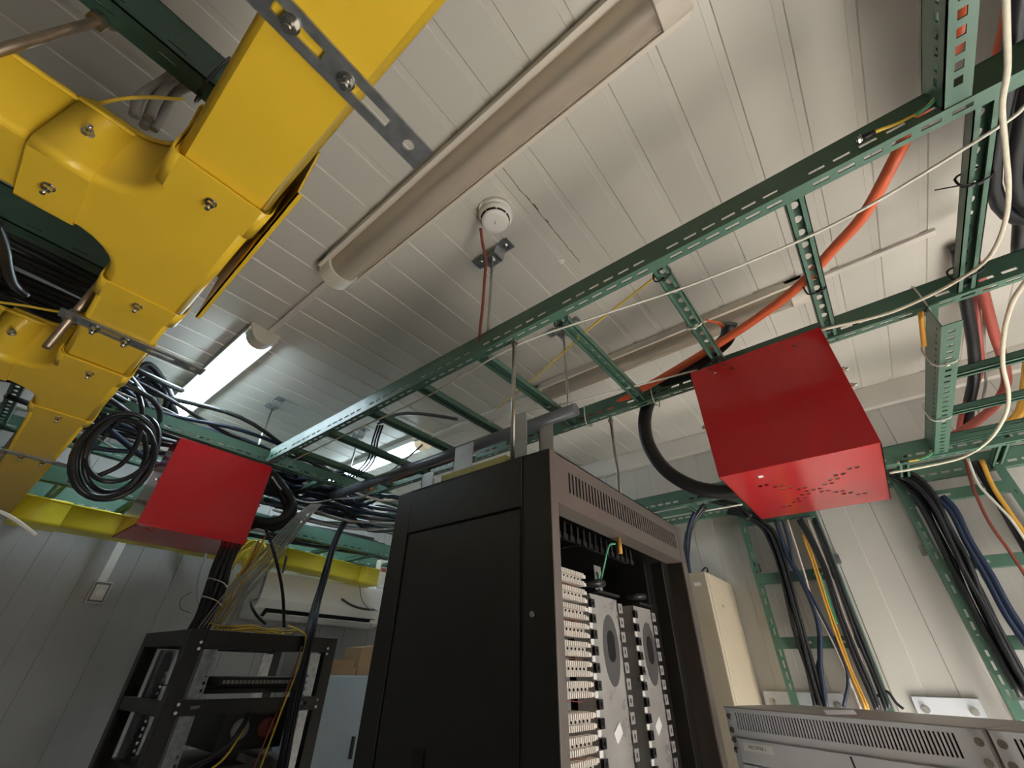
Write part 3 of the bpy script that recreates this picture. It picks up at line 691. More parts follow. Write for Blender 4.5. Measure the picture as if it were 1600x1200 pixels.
tag(make('cardboard_box', MB().box(1.71, 1.88, 2.80, 2.98, -.002, .036), 'cardboard', None, (1.8, 2.9, -.002)), 'flat brown cardboard box lying on another one on the pale blue cabinet', 'box')
tag(make('cardboard_box', MB().hexa([(1.91, 2.8, -.045), (2.2, 2.8, -.045), (2.2, 3.0, -.045), (1.91, 3.0, -.045), (1.92, 2.8, .105), (2.2, 2.8, .14), (2.2, 3.0, .14), (1.92, 3.0, .105)]), 'cardboard', None, (2.05, 2.9, -.045)), 'upright tan cardboard box beside the edge of the black cabinet', 'box')
t = thing('control_box', 'grey box with small labels on the end wall beside the black cabinet', 'box', (2.36, 3.3, .28))
make('case', MB().box(2.22, 2.50, 3.2, YE, .28, .75), 'cap_plastic', t, bev=.004)
for (za, zb_, mt) in ((.64, .70, 'label_white'), (.655, .685, 'red_cable'), (.54, .56, 'label_white'), (.45, .475, 'amber_cable'), (.33, .38, 'label_white')):
    make('label_plate', MB().box(2.235, 2.28, 3.197 if mt != 'red_cable' else 3.195, 3.2, za, zb_), mt, t)
# ================================================================ RIGHT WALL: BEIGE CABINET, RECTIFIERS
q = P(1143, 912, 'x', 2.62); yb_ = q.y; c1 = P(1101, 892, 'y', yb_); bx, bz = c1.x, c1.z
t = thing('wall_cabinet', 'beige metal cabinet on the right wall, behind the black cabinet', 'cabinet', ((bx+2.63)/2, yb_+.2, -1.0))
make('body', MB().box(bx+.03, 2.628, yb_, yb_+.42, -1.0, bz), 'beige_paint', t, bev=.004)
make('door', MB().box(bx, bx+.026, yb_+.001, yb_+.42, -1.0, bz-.002), 'beige_paint', t, bev=.004)
make('hinge_strip', MB().box(bx+.026, bx+.03, yb_-.002, yb_+.01, -.98, bz-.01), 'white_plastic', t)
make('label_plate', MB().box(bx-.001, bx, yb_+.03, yb_+.06, bz-.06, bz-.045), 'label_white', t)
make('lock', MB().cyl((bx+.16, yb_, bz-.13), (bx+.16, yb_-.004, bz-.13), .006, 12), 'steel', t)
cable('cable', 'small black cable loop poking out on top of the beige cabinet', [(bx+.1, yb_+.06, bz-.005), (bx+.12, yb_+.03, bz+.035), (bx+.16, yb_+.03, bz+.03), (bx+.17, yb_+.05, bz-.005)], .004, 'black_cable')
ra, rd = V((1.66, .50, 0)), V((-.23, -.56, 0)).normalized(); rn = rd.cross(Z); rw = -rn
def rectifier(label, s0, L, ztop, num, tagtxt):
    o = ra+rd*s0+Z*ztop; t = thing('power_cabinet', label, 'power cabinet', (o.x+rw.x*.2+rd.x*L/2, o.y+rw.y*.2+rd.y*L/2, ZF), 'grey power cabinets at lower right')
    base = V((o.x, o.y, ZF)); H = ztop-ZF
    make('body', MB().obox(base+rw*.004+rd*.002, rd*(L-.004), rw*.36, Z*(H-.012)), 'unit_grey', t)
    n = int((L-.075)/.0082); pl = MB().plate(base+Z*(H-.066), rd, Z, L, .066, -.003, [(.032+.0082*k, .0365+.0082*k, .016, .056) for k in range(n)])
    make('vent_panel', pl, 'unit_grey', t)
    make('vent_backing', MB().obox(base+Z*(H-.056)+rw*.0032+rd*.02, rd*(L-.04), rw*.0008, Z*.046), 'slot_black', t)
    h = MB(); h.obox(base+Z*H-rn*0+rn*.006, rd*L, rw*.34, Z*.003); h.obox(base+Z*(H-.012)+rw*.33, rd*L, rw*.003, Z*.014)
    make('hood', h, 'hood_grey', t)
    make('hood_tab', MB().hexa([base+Z*(H+.003)+rd*(L*.50), base+Z*(H+.003)+rd*(L*.50+.004), base+Z*(H+.003)+rd*(L*.53+.004)+rw*.1, base+Z*(H+.003)+rd*(L*.53)+rw*.1, base+Z*(H+.012)+rd*(L*.50-.006), base+Z*(H+.012)+rd*(L*.50-.004), base+Z*(H+.012)+rd*(L*.53-.002)+rw*.1, base+Z*(H+.012)+rd*(L*.53-.004)+rw*.1]), 'unit_grey', t)
    for k, (zo, hh) in enumerate(((.122, .054), (.200, .076), (.4, .196), (.62, .216))):
        p = make('front_panel', MB().obox(base+Z*(H-zo)-rw*.002+rd*.024, rd*(L-.048), rw*.006, Z*(hh-.002)), 'unit_grey', t, bev=.001)
        if k == 0:
            c = base+Z*(H-.086)+rd*.085-rw*.0035
            make('name_label', MB().obox(c-rd*.045-Z*.009+rw*.001, rd*.09, rw*.0006, Z*.018), 'label_white', p)
            make('lettering', text_mesh(tagtxt, .0105, c, rd, Z, .0012), 'ink', p)
            c = base+Z*(H-.092)+rd*(L*.55)-rw*.0035; make('handwritten_number', text_mesh(num, .05, c, rd+Z*.1, Z-rd*.1, .001), 'ink', p)
            c = base+Z*(H-.108)+rd*(L-.09)-rw*.0035
            make('name_label', MB().obox(c-rd*.04-Z*.007+rw*.001, rd*.08, rw*.0006, Z*.014), 'label_white', p)
            make('lettering', text_mesh('4 - 180 - 18.0', .008, c, rd, Z, .0012), 'ink', p)
    for zo in (.02, .052, .074, .096):
        for s in (.014, L-.014): bolt('screw', base+Z*(H-zo)+rd*s-rw*.003, t, ax=-rw, r=.0065, h=.004, stud=.002)
    make('edge_strip', MB().obox(base+rd*(L-.0015)-rw*.003, rd*.004, rw*.02, Z*H), 'hood_grey', t)
rectifier('grey power cabinet with slotted vent and handwritten 1 at lower right', 0, .605, -.083, '1', 'RECTIFIER 1')
rectifier('grey power cabinet with handwritten 2, cut off by the right edge', .612, .605, -.083, '2-', 'RECTIFIER 2')
for i, (ya, yb, lab) in enumerate(((.29, .60, 'grey steel fixing plate on the wall behind the mixed cables'), (-.14, .06, 'small grey steel fixing plate on the wall right of the mixed cables'), (-.62, -.22, 'grey steel fixing plate on the wall at the far right edge'))):
    t = thing('wall_plate', lab, 'plate', (2.61, (ya+yb)/2, -.17), 'steel fixing plates on the right wall')
    make('plate', MB().box(2.615, 2.628, ya, yb, -.17, -.06), 'unit_grey', t, bev=.002)
    for y in (ya+.03, yb-.03): bolt('bolt', (2.615, y, -.10), t, ax=(-1, 0, 0), r=.012, h=.008, stud=.006)
# ================================================================ CABLES ON AND AROUND THE MAIN LADDER
def ax(pts, a, v): return [(p[0], p[1], a, v) for p in pts]
cable('power_cable', 'thick orange cable lying across the green ladder', [(1512, -60, 'z', .98), (1508, 20, 'z', .97), (1478, 105, 'z', .95), (1450, 160, 'z', .93), (1420, 205, 'z', .90), (1395, 255, 'z', .87), (1350, 335, 'z', .86), (1303, 388, 'z', .86), (1250, 445, 'z', .86), (1190, 492, 'z', .86), (1110, 545, 'z', .86), (1010, 604, 'z', .86), (910, 655, 'z', .86), (800, 690, 'z', .86), (720, 712, 'z', .86), (640, 738, 'z', .86), (560, 775, 'z', .86)], .0125, 'orange_cable', n=10)
cable('signal_cable', 'long white cable strung along the near rail of the green ladder', [(1604, 163, 'z', .80), (1565, 195, 'z', .80), (1400, 297, 'z', .81), (1300, 352, 'z', .815), (1200, 397, 'z', .815), (1066, 450, 'z', .817), (925, 497, 'z', .817), (800, 543, 'z', .817), (662, 622, 'z', .817), (553, 673, 'z', .817), (440, 728, 'z', .817)], .0032, 'white_cable')
cable('signal_cable', 'long white cable slanting over the far part of the ladder behind the grey pipe', [(1090, 578, 'z', .83), (981, 606, 'z', .83), (890, 629, 'z', .83), (800, 648, 'z', .835), (712, 675, 'z', .84), (640, 690, 'z', .84)], .0032, 'white_cable')
cable('patch_cable', 'thin yellow cable running diagonally between two ladder rungs', [(1030, 428, 'z', .845), (920, 514, 'z', .845), (870, 560, 'z', .845), (825, 599, 'z', .85), (775, 640, 'z', .85)], .0026, 'yellow_cable')
cable('detector_cable', 'dull red cable hanging from the smoke detector along its hanger rod', [(751, 356, 'z', 1.22), (754, 380, 'z', 1.19), (759, 408, 'z', 1.13), (757, 440, 'z', 1.05), (754, 480, 'z', .97), (750, 515, 'z', .90), (750, 535, 'z', .86)], .0052, 'brown_cable')
cable('flexible_conduit', 'thick black flexible conduit looping down from the ladder to the right red cover', [(1140, 505, 'z', .93), (1133, 532, 'z', .90), (1092, 565, 'z', .875), (1045, 595, 'z', .87), (1018, 622, 'z', .86), (1008, 650, 'x', 1.36), (1009, 680, 'x', 1.37), (1020, 708, 'x', 1.38), (1042, 736, 'x', 1.39), (1075, 757, 'x', 1.40), (1110, 767, 'x', 1.41), (1150, 767, 'x', 1.42), (1200, 760, 'x', 1.44)], .0235, 'black_rubber', n=14)
for k, (dx, dy) in enumerate(((0, 0), (6, 2))): cable('signal_cable', 'thin red wire entering the upper end of the black flexible conduit', [(1104+dx, 500+dy, 'z', .90), (1120+dx, 505, 'z', .91), (1133+dx/2, 517, 'z', .93)], .003, 'orange_cable', group='red wires into the conduit')
def tie(label, c, axis, rx, m='black_cable', tail=None):
    """cable tie: a closed band round something, with its head"""
    c = pt(c); a = V(axis).normalized(); u = a.orthogonal().normalized() if abs(a.z) > .9 else Z.cross(a).normalized(); w = a.cross(u); pts = []
    for k in range(20):
        t_ = 2*math.pi*k/20; q = max(abs(math.cos(t_)), abs(math.sin(t_)))**.7; pts.append(c+u*(math.cos(t_)/q*rx[0])+w*(math.sin(t_)/q*rx[1]))
    mb = MB().tube(pts, .0022, 6, closed=True); h = c-w*rx[1]; mb.box(h.x-.004, h.x+.004, h.y-.004, h.y+.004, h.z-.004, h.z+.003)
    if tail: mb.tube([h, h+V(tail)], .0014, 5)
    tag(make('cable_tie', mb, m, None, c), label, 'cable tie')
tie('black cable tie round the rung where the thin yellow cable starts', (.79, .164, .834), X, (.022, .018))
tie('black cable tie round the rung crossed by the orange cable, nearest the camera', (1.075, -.131, .840), X, (.022, .024))
tie('white cable tie round the middle rung beside the black conduit end', (1.02, .164, .834), X, (.022, .016), 'white_cable')
tie('black cable tie at the end of the rung below the white cable', (.775, .459, .834), X, (.022, .016))
tie('white cable tie round the far ladder rail above the black conduit loop', (1.33, .41, .85), Y, (.035, .05), 'white_cable')
tie('white cable tie round the far ladder rail beside the thin steel rod', (1.33, .69, .85), Y, (.028, .045), 'white_cable')
tie('black cable tie round the rung at the upper right', (.93, -.426, .834), X, (.024, .02), tail=(-.01, .06, .02))
tie('black cable tie round the rung where the white rope turns', (1.235, -.428, .834), X, (.03, .02))
tie('white cable tie round the rail of the short ladder at right', (1.335, -.35, .85), Y, (.03, .05), 'white_cable')
tie('white cable tie high on the side of the short ladder rail', (1.50, -.36, .775), X, (.03, .042), 'white_cable')
tie('white cable tie low on the side of the short ladder rail', (1.90, -.36, .775), X, (.03, .042), 'white_cable')
tie('black cable tie round the green rail at upper left above the duct', (-.10, .62, .86), X, (.035, .055))
# earth wires with lugs on the rails
def earth(label, pts, r=.0035):
    pts = [pt(q) for q in pts]; t = thing('earth_wire', label, 'earth wire', min(pts, key=lambda p: p.z)); sp = spline(pts, 6)
    make('wire', MB().tube(sp, r, 8), 'yellow_cable', t); k = len(sp)//3
    make('green_stripe', MB().tube([p-Y*.0012+V((-.001, 0, -.001)) for p in sp[-k*2:]], r*.9, 8), 'green_cable', t)
    for a, b in ((sp[0], sp[2]), (sp[-1], sp[-3])):
        make('sleeve', MB().cyl(a, a+(b-a)*2.2, r*1.7, 10), 'black_rubber', t)
        bolt('lug', a, t, ax=(a-b).normalized(), r=.008, h=.004, stud=.004)
earth('yellow and green earth wire with black lugs in the ladder corner at upper right', [(1345, 217, 'z', .845), (1375, 203, 'z', .845), (1410, 190, 'z', .845), (1445, 170, 'z', .845), (1464, 148, 'z', .85), (1469, 118, 'z', .86), (1468, 85, 'z', .87), (1470, 50, 'z', .88)])
earth('yellow earth wire bridging the wall tray near the right red cover', [(1405, 722, 'x', 2.24), (1425, 720, 'x', 2.24), (1445, 715, 'x', 2.24), (1456, 706, 'x', 2.24), (1455, 690, 'x', 2.25)])
cable('earth_wire', 'copper-ended cable stub on top of the short ladder rail at right', [(1439, 488, 'z', .80), (1440, 500, 'z', .78), (1442, 520, 'z', .775), (1444, 540, 'z', .775)], .006, 'amber_cable', cat='earth wire')
# rope-like white cables at the right
cable('rope_cable', 'twisted cream rope-like cable hanging down the upper right edge', [(1571, -30, 'z', .74), (1573, 40, 'z', .74), (1574, 110, 'z', .745), (1566, 165, 'z', .75), (1571, 230, 'z', .75), (1576, 290, 'z', .76), (1572, 340, 'z', .77), (1556, 385, 'z', .785), (1535, 412, 'z', .80), (1500, 436, 'z', .81), (1450, 463, 'z', .815), (1380, 492, 'z', .815), (1280, 516, 'z', .815)], .0042, 'cream_rope')
cable('rope_cable', 'cream rope-like cable drooping from the short ladder to the wall tray at right', [(1606, 435, 'z', .74), (1582, 472, 'z', .74), (1569, 520, 'z', .73), (1567, 570, 'z', .73), (1576, 615, 'z', .735), (1570, 650, 'z', .735), (1545, 688, 'z', .735), (1505, 714, 'z', .735), (1450, 728, 'z', .735), (1390, 739, 'z', .735)], .0052, 'cream_rope')
# cables near the right edge
cable('power_cable', 'thick dull red cable curving behind the short ladder at the right edge', [(1512, 380, 'z', 1.24), (1528, 425, 'z', 1.2), (1540, 470, 'z', 1.17), (1553, 520, 'z', 1.12), (1568, 565, 'z', 1.06), (1572, 600, 'z', 1.0), (1555, 632, 'z', .92), (1530, 655, 'z', .87), (1500, 675, 'z', .83), (1470, 688, 'z', .80)], .016, 'red_cable', n=10)
cable('power_cable', 'thick black cable hanging behind the rungs of the short ladder at right', [(1494, 385, 'z', 1.24), (1503, 430, 'z', 1.2), (1511, 480, 'z', 1.16), (1521, 540, 'z', 1.1), (1522, 590, 'z', 1.03), (1513, 640, 'z', .93), (1514, 690, 'z', .82)], .019, 'black_cable', n=10)
cable('power_cable', 'thinner red cable beside the thick black one behind the short ladder', [(1524, 440, 'z', 1.24), (1530, 520, 'z', 1.13), (1533, 580, 'z', 1.05), (1505, 640, 'z', .93), (1497, 680, 'z', .84)], .009, 'red_cable')
cable('signal_cable', 'grey-white thin cable beside the red ones at the right edge', [(1536, 450, 'z', 1.24), (1538, 550, 'z', 1.1), (1540, 600, 'z', 1.02), (1527, 660, 'z', .9), (1522, 695, 'z', .82)], .005, 'grey_cable')
for k in range(3): cable('power_cable', 'amber cable bending over the wall tray at the far right edge', [(1604, 560+4*k, 'x', 2.5), (1598+2*k, 610, 'x', 2.5), (1592+3*k, 640, 'x', 2.5), (1578+3*k, 658, 'x', 2.5)], .011, 'amber_cable', group='amber cables at the right edge')
for k, (dx, m_) in enumerate(((0, 'orange_cable'), (13, 'black_cable'), (26, 'black_cable'))):
    cable('power_cable', 'orange cable running behind the upper right ladder arm' if k == 0 else 'black cable at the upper right corner behind the cream rope', [(1592+dx, -30, 'z', 1.0), (1578+dx, 40, 'z', 1.0), (1560+dx, 110, 'z', .98)]+([(1585+dx, 260, 'z', .98), (1575+dx*1.3, 400, 'z', .95)] if k else []), .016, m_, group=None if k == 0 else 'black cables in the upper right corner', n=10)
cable('power_cable', 'black cable hanging from the ceiling beside the upper right rung', [(1518, 340, 'z', 1.2), (1512, 380, 'z', 1.1), (1506, 430, 'z', .98), (1500, 455, 'z', .9)], .014, 'black_cable')
for k in range(20):  # added row, mostly out of view, put here to shade the ceiling above
    y = -.50-.030*k; z = .905+R(-.008, .012)
    tag(make('power_cable', MB().tube(spline([(-.9, y, z-.01), (-.2, y+R(-.01, .01), z-.01), (.5, y+R(-.01, .01), z-.005), (.75, y, z), (1.15, y-.02, z+.01), (1.32, y*.7-.36, z+.02), (1.38, -1.3, .93)], 5), .0145, 7), 'black_cable', None, (.7, y, z)), 'added black cable in the row on the ladder arm, shading the upper right ceiling', 'cable', 'added black cables shading the upper right ceiling')
# ---- cables on wall ladder below right red cover
WX = 2.50
G = 'mixed cables on the upright ladder below the right red cover'
def wl(pts, m_, r, lab, cnt=1, sp=.012, x=WX):
    if cnt == 1: cable('cable', lab, ax(pts, 'x', x), r, m_)
    else: bundle('cable', lab, ax(pts, 'x', x), cnt, r, m_, sp, lab+' group')
a1 = [(1140, 800), (1168, 806), (1192, 820), (1207, 840), (1224, 890), (1250, 985), (1268, 1050), (1284, 1108)]
wl(a1, 'black_cable', .0085, 'black cable in the left bundle on the upright ladder below the right cover', 6, .022)
wl([(1213, 812), (1220, 835), (1233, 870), (1262, 925), (1280, 980), (1283, 1040), (1292, 1105)], 'blue_cable', .009, 'dark blue cable, left pair, on the upright ladder below the right cover', 2, .008)
wl([(1222, 812), (1232, 845), (1242, 890), (1263, 930), (1283, 1000), (1277, 1050), (1290, 1105)], 'blue_cable', .006, 'thin blue cable wandering across the wall ladder under the right red cover')
wl([(1262, 920), (1290, 975), (1312, 1020), (1325, 1060), (1318, 1105)], 'blue_cable', .006, 'blue cable bending right to the fixing plate below the wall ladder')
wl([(1230, 812), (1244, 855), (1258, 900), (1272, 945), (1300, 1000), (1330, 1070), (1345, 1108)], 'pink_cable', .0045, 'leftmost thin whitish cable on the upright ladder below the right cover')
wl([(1247, 812), (1262, 850), (1278, 900), (1300, 975), (1322, 1030), (1352, 1108)], 'pink_cable', .004, 'thin whitish cable beside the amber ones on the upright ladder')
wl([(1256, 835), (1272, 880), (1292, 945), (1312, 1000), (1330, 1050), (1356, 1108)], 'amber_cable', .0055, 'amber cable on the upright ladder below the right cover', 3, .006)
wl([(1280, 895), (1294, 935), (1308, 975)], 'green_cable', .006, 'short visible green-yellow cable in the middle of the mixed cables')
wl([(1250, 812), (1268, 845), (1290, 890), (1313, 960), (1335, 1020), (1360, 1075), (1372, 1108)], 'black_cable', .0095, 'black cable right of the amber ones on the upright ladder', 3, .010)
wl([(1262, 812), (1278, 850), (1298, 900), (1320, 965), (1345, 1030), (1372, 1108)], 'pink_cable', .0055, 'whitish cable between the black ones at right of the wall ladder')
wl([(1272, 812), (1292, 860), (1318, 930), (1345, 1000), (1370, 1060), (1388, 1108)], 'black_cable', .009, 'black cable along the right rail of the wall ladder under the right red cover', 3, .010)
wl([(1348, 1060), (1365, 1088), (1385, 1080), (1400, 1098), (1412, 1108)], 'black_cable', .005, 'short black cable bowing over the fixing plate')
# ---- right wall ladder
b1 = [(1400, 742), (1425, 752), (1450, 782), (1475, 830), (1500, 880), (1530, 940), (1560, 1000), (1610, 1090)]
wl(b1, 'black_cable', .010, 'black cable in the thick bundle on the far right wall ladder', 9, .030)
wl([(1470, 778), (1490, 800), (1515, 850), (1545, 900), (1575, 955), (1612, 1010)], 'blue_cable', .011, 'dark blue cable on the far right wall ladder', 3, .014)
wl([(1480, 790), (1505, 840), (1530, 890), (1570, 960), (1610, 1030)], 'grey_cable', .0045, 'thin grey cable between the black and blue ones at far right')
wl([(1508, 718), (1522, 765), (1545, 815), (1575, 858), (1606, 905)], 'brown_cable', .0055, 'dull red cable hanging over the far right wall ladder', x=2.48)
wl([(1512, 716), (1528, 755), (1555, 785), (1580, 812), (1606, 850)], 'white_cable', .0048, 'white cable slanting over the far right wall ladder', x=2.46)
wl([(1533, 718), (1548, 755), (1570, 790), (1606, 842)], 'amber_cable', .008, 'amber cable at the far right wall ladder', 2, .006, x=2.47)
wl([(1522, 722), (1545, 760), (1572, 805), (1606, 865)], 'black_cable', .013, 'black cable beside the amber one at the far right', 2, .010, x=2.49)
# blue and black cables behind the cabinet's right edge
wl([(1085, 800), (1076, 825), (1073, 860), (1078, 905)], 'blue_cable', .010, 'blue cable hanging beside the right edge of the black cabinet', x=2.2)
wl([(1100, 790), (1082, 815), (1074, 840), (1070, 900)], 'black_cable', .010, 'black cable hanging beside the right edge of the black cabinet', 3, .012, x=2.22)
wl([(1060, 775), (1110, 782), (1150, 795), (1170, 812)], 'black_cable', .009, 'black cable lying in the wall tray left of the right red cover', 3, .014, x=2.4)
cable('signal_cable', 'white cable along the front of the wall tray left of the right red cover', ax([(1035, 810), (1080, 802), (1120, 795), (1160, 788)], 'x', 2.24), .004, 'white_cable')

# ================================================================ CABLES AT LEFT
# cables lying on the left ladder and beyond
for k in range(26):
    y = 1.33+.026*k+R(-.01, .01); z = .93+R(-.015, .03)
    tag(make('power_cable', MB().tube(spline([(-1.2, y, z), (-.7, y+R(-.02, .02), z+R(-.02, .02)), (-.3, y+R(-.02, .02), z), (R(-.02, .05), y+R(-.02, .02), z+R(-.02, .02))], 5), R(.009, .013), 7), 'black_cable', None, (-.5, y, z)), 'black cable in the row seen between the two yellow tees', 'cable', 'black cables between the yellow tees')
bundle('power_cable', 'black cable in the dark mass behind the lower yellow branch duct', [(-.7, 1.75, .80), (-.4, 1.85, .82), (-.15, 1.95, .84), (.05, 2.05, .86), (.2, 2.3, .9)], 9, .011, 'black_cable', .12, 'black cables behind the lower branch duct', jit=.5)
bundle('signal_cable', 'pale cable among the black ones behind the lower branch duct', [(-.5, 1.72, .78), (-.25, 1.85, .80), (-.1, 1.98, .83), (.1, 2.1, .86)], 3, .005, 'grey_cable', .10, 'pale cables behind the lower branch duct', jit=.5)
bundle('signal_cable', 'grey-white cable hanging in the gap behind the nearest yellow tee', [(345, 100, 'z', .95), (300, 120, 'z', .93), (262, 142, 'z', .90), (240, 170, 'z', .84), (228, 195, 'z', .80)], 4, .0075, 'grey_cable', .018, 'grey-white cables behind the nearest tee')
cable('patch_cable', 'thin yellow patch cable behind the nearest yellow tee', [(120, 172, 'z', .70), (180, 156, 'z', .72), (230, 152, 'z', .74), (285, 155, 'z', .78)], .0028, 'yellow_cable')
cable('patch_cable', 'thin pale yellow cable running into the end of the second steel bar', [(-10, 471, 'z', .60), (40, 478, 'z', .60), (80, 485, 'z', .60), (115, 490, 'z', .60)], .0028, 'yellow_cable')
cable('power_cable', 'dark brown cable drooping at the left edge between the yellow branch ducts', [(-8, 345, 'z', .74), (6, 385, 'z', .74), (12, 420, 'z', .74), (22, 445, 'z', .75), (40, 460, 'z', .76)], .010, 'black_cable')
cable('power_cable', 'black hose rising beside the second steel bar, behind the duct', [(190, 425, 'z', .75), (165, 455, 'z', .72), (140, 485, 'z', .70), (128, 505, 'z', .70), (150, 540, 'z', .75)], .016, 'black_rubber', n=12)
bundle('power_cable', 'black cable in the dark hump rising beside the lit ceiling light', [(175, 660, 'y', 2.5), (190, 610, 'y', 2.45), (215, 588, 'y', 2.42), (240, 605, 'y', 2.42), (258, 635, 'y', 2.42), (250, 660, 'y', 2.5)], 10, .012, ['black_cable', 'black_cable', 'blue_cable'], .05, 'black cables in the hump beside the lit light', jit=.4)
bundle('power_cable', 'dark cable lying on the far ladder above the left red cover', [(.0, 2.30, .90), (.25, 2.42, .90), (.6, 2.40, .90), (.95, 2.45, .90), (1.3, 2.5, .9)], 16, .012, ['black_cable', 'blue_cable', 'black_cable'], .12, 'dark cables on the far ladder', jit=.4)
bundle('signal_cable', 'pale cable lying on the far ladder behind the coil', [(-.05, 2.25, .86), (.12, 2.4, .86), (.3, 2.5, .87), (.5, 2.52, .88)], 6, .005, 'grey_cable', .10, 'pale cables on the far ladder behind the coil', jit=.5)
# hanging coil
t = thing('cable_coil', 'large coil of black cable hanging beside the shaded yellow duct', 'cable coil', (.18, 1.98, .62))
for k, (cx, cy, rx, ry, tl) in enumerate(((182, 712, 62, 66, .15), (186, 708, 54, 60, .2), (170, 716, 58, 60, .1), (192, 700, 56, 52, .25), (176, 718, 66, 62, .12))):
    pts = []
    for q in range(30):
        a = 2*math.pi*q/30; px = cx+rx*math.cos(a)+tl*ry*math.sin(-a)*.8; py = cy+ry*math.sin(a)-8*math.cos(a)
        pts.append(P(px, py, 'y', 2.0-.014*k+.05*math.sin(a+k)))
    make('loop', MB().tube(pts, .0085, 8, closed=True), 'black_cable', t)
make('tail', MB().tube(spline([P(*q) for q in ((150, 745, 'y', 1.97), (190, 725, 'y', 1.96), (215, 690, 'y', 1.96), (222, 640, 'y', 1.97), (210, 600, 'y', 2.0))]), .008, 8), 'black_cable', t)
# hoses right of the left red cover
bundle('flexible_conduit', 'thick black hose looping out of the left red cover', [(395, 765, 'y', 2.2), (420, 745, 'y', 2.22), (440, 765, 'y', 2.22), (452, 792, 'y', 2.24), (440, 815, 'y', 2.26), (415, 822, 'y', 2.28), (385, 815, 'y', 2.3)], 3, .020, 'black_rubber', .022, 'thick black hoses beside the left red cover', n=10)
bundle('power_cable', 'dark blue cable heaped on the far ladder right of the left red cover', [(.75, 2.35, .80), (.88, 2.45, .86), (1.05, 2.45, .86), (1.2, 2.35, .88), (1.4, 2.3, .88)], 12, .012, ['blue_cable', 'black_cable'], .09, 'blue cables heaped right of the left red cover', jit=.6)
bundle('power_cable', 'blue cable tangled on the far ladder left of the black cabinet', [(1.02, 2.5, .79), (1.15, 2.35, .77), (1.32, 2.25, .76), (1.50, 2.2, .75), (1.75, 2.15, .76)], 14, .010, ['blue_cable', 'blue_cable', 'black_cable'], .11, 'blue cables tangled left of the cabinet', jit=.6)
bundle('signal_cable', 'pale cable in the tangle on the far ladder left of the black cabinet', [(1.05, 2.45, .76), (1.22, 2.3, .74), (1.4, 2.2, .73), (1.65, 2.15, .74)], 7, .0065, ['grey_cable', 'pink_cable'], .10, 'pale cables in the tangle left of the cabinet', jit=.6)
bundle('power_cable', 'black cable lying along the end wall ladder above the sagging duct', [(.7, 2.95, .77), (1.1, 3.0, .76), (1.5, 3.0, .76), (2.0, 2.98, .77)], 9, .012, 'black_cable', .09, 'black cables on the end wall ladder', jit=.4)
cable('signal_cable', 'white cable sagging beside the left red cover towards the grey pipe', [(425, 745, 'y', 2.15), (440, 765, 'y', 2.2), (462, 780, 'y', 2.25), (490, 785, 'y', 2.3), (530, 778, 'y', 2.3)], .004, 'white_cable')
cable('signal_cable', 'pale wire stretched from the left red cover corner to the far lit light', [(430, 730, 'z', .88), (480, 735, 'z', .9), (515, 739, 'z', .92), (540, 741, 'z', .95)], .005, 'grey_cable')
cable('signal_cable', 'grey cable rising in a curve from the tangle to the far part of the pipe', [(520, 780, 'y', 2.2), (570, 775, 'y', 1.95), (600, 745, 'y', 1.75), (625, 725, 'y', 1.65), (660, 695, 'y', 1.5)], .005, 'grey_cable')
for k in range(3): cable('power_cable', 'thin dark cable hanging in front of the far lit light', [(590+4*k, 665, 'z', .87), (582+4*k, 690, 'z', .85), (576+5*k, 715, 'z', .84), (562+6*k, 733, 'z', .83), (545+6*k, 745, 'z', .83)], .0045, 'blue_cable', group='thin dark cables in front of the far lit light')
cable('signal_cable', 'grey-mauve cable bowing over the ladder between the far rungs', [(590, 662, 'z', .90), (620, 648, 'z', .93), (660, 647, 'z', .93), (715, 655, 'z', .9)], .008, 'pvc_grey')
# grey fan of cables from the rack up to the ladder
for k in range(9):
    o = (k-4)
    cable('signal_cable', 'grey-white cable in the fan rising from the rack to the far ladder', [(332+5.5*o+R(-2,2), 982, 'y', 2.25), (368+5*o+R(-3,3), 932, 'y', 2.24+.006*o), (408+4.6*o+R(-3,3), 884, 'y', 2.23), (442+4*o+R(-2,2), 844, 'y', 2.22+.006*o), (472+3*o+R(-1,1), 808, 'y', 2.22), (494+2*o, 788, 'y', 2.24)], .0036, 'grey_cable', group='grey-white cables fanning up from the rack')
bundle('power_cable', 'black cable in the bundle running from the left red cover into the rack', [(372, 835, 'y', 2.25), (356, 870, 'y', 2.25), (342, 910, 'y', 2.26), (327, 950, 'y', 2.28), (312, 985, 'y', 2.3), (285, 1060, 'y', 2.32), (255, 1140, 'y', 2.35), (230, 1200, 'y', 2.36)], 9, .011, ['black_cable', 'black_cable', 'blue_cable'], .034, 'black cables running down into the rack', jit=.25)
bundle('patch_cable', 'yellow patch cable in the bundle beside the black ones above the rack', [(405, 850, 'y', 2.3), (388, 885, 'y', 2.3), (362, 930, 'y', 2.3), (340, 975, 'y', 2.3)], 6, .0045, ['yellow_cable', 'amber_cable', 'grey_cable'], .030, 'yellow patch cables above the rack', jit=.4)
for y_ in (912, 940): tie('white cable tie round the black bundle, %s one above the rack' % ('upper' if y_ == 912 else 'lower'), (341 if y_ == 912 else 331, y_, 'y', 2.25), (.3, 0, .9), (.045, .04), 'white_cable')
bundle('patch_cable', 'yellow patch cord loop in the tangle at the yellow coupler', [(375, 880, 'y', 2.9), (395, 855, 'y', 2.88), (412, 862, 'y', 2.88), (408, 885, 'y', 2.88), (385, 895, 'y', 2.9)], 6, .0045, 'yellow_cable', .05, 'yellow patch cord loops at the coupler', jit=.6)
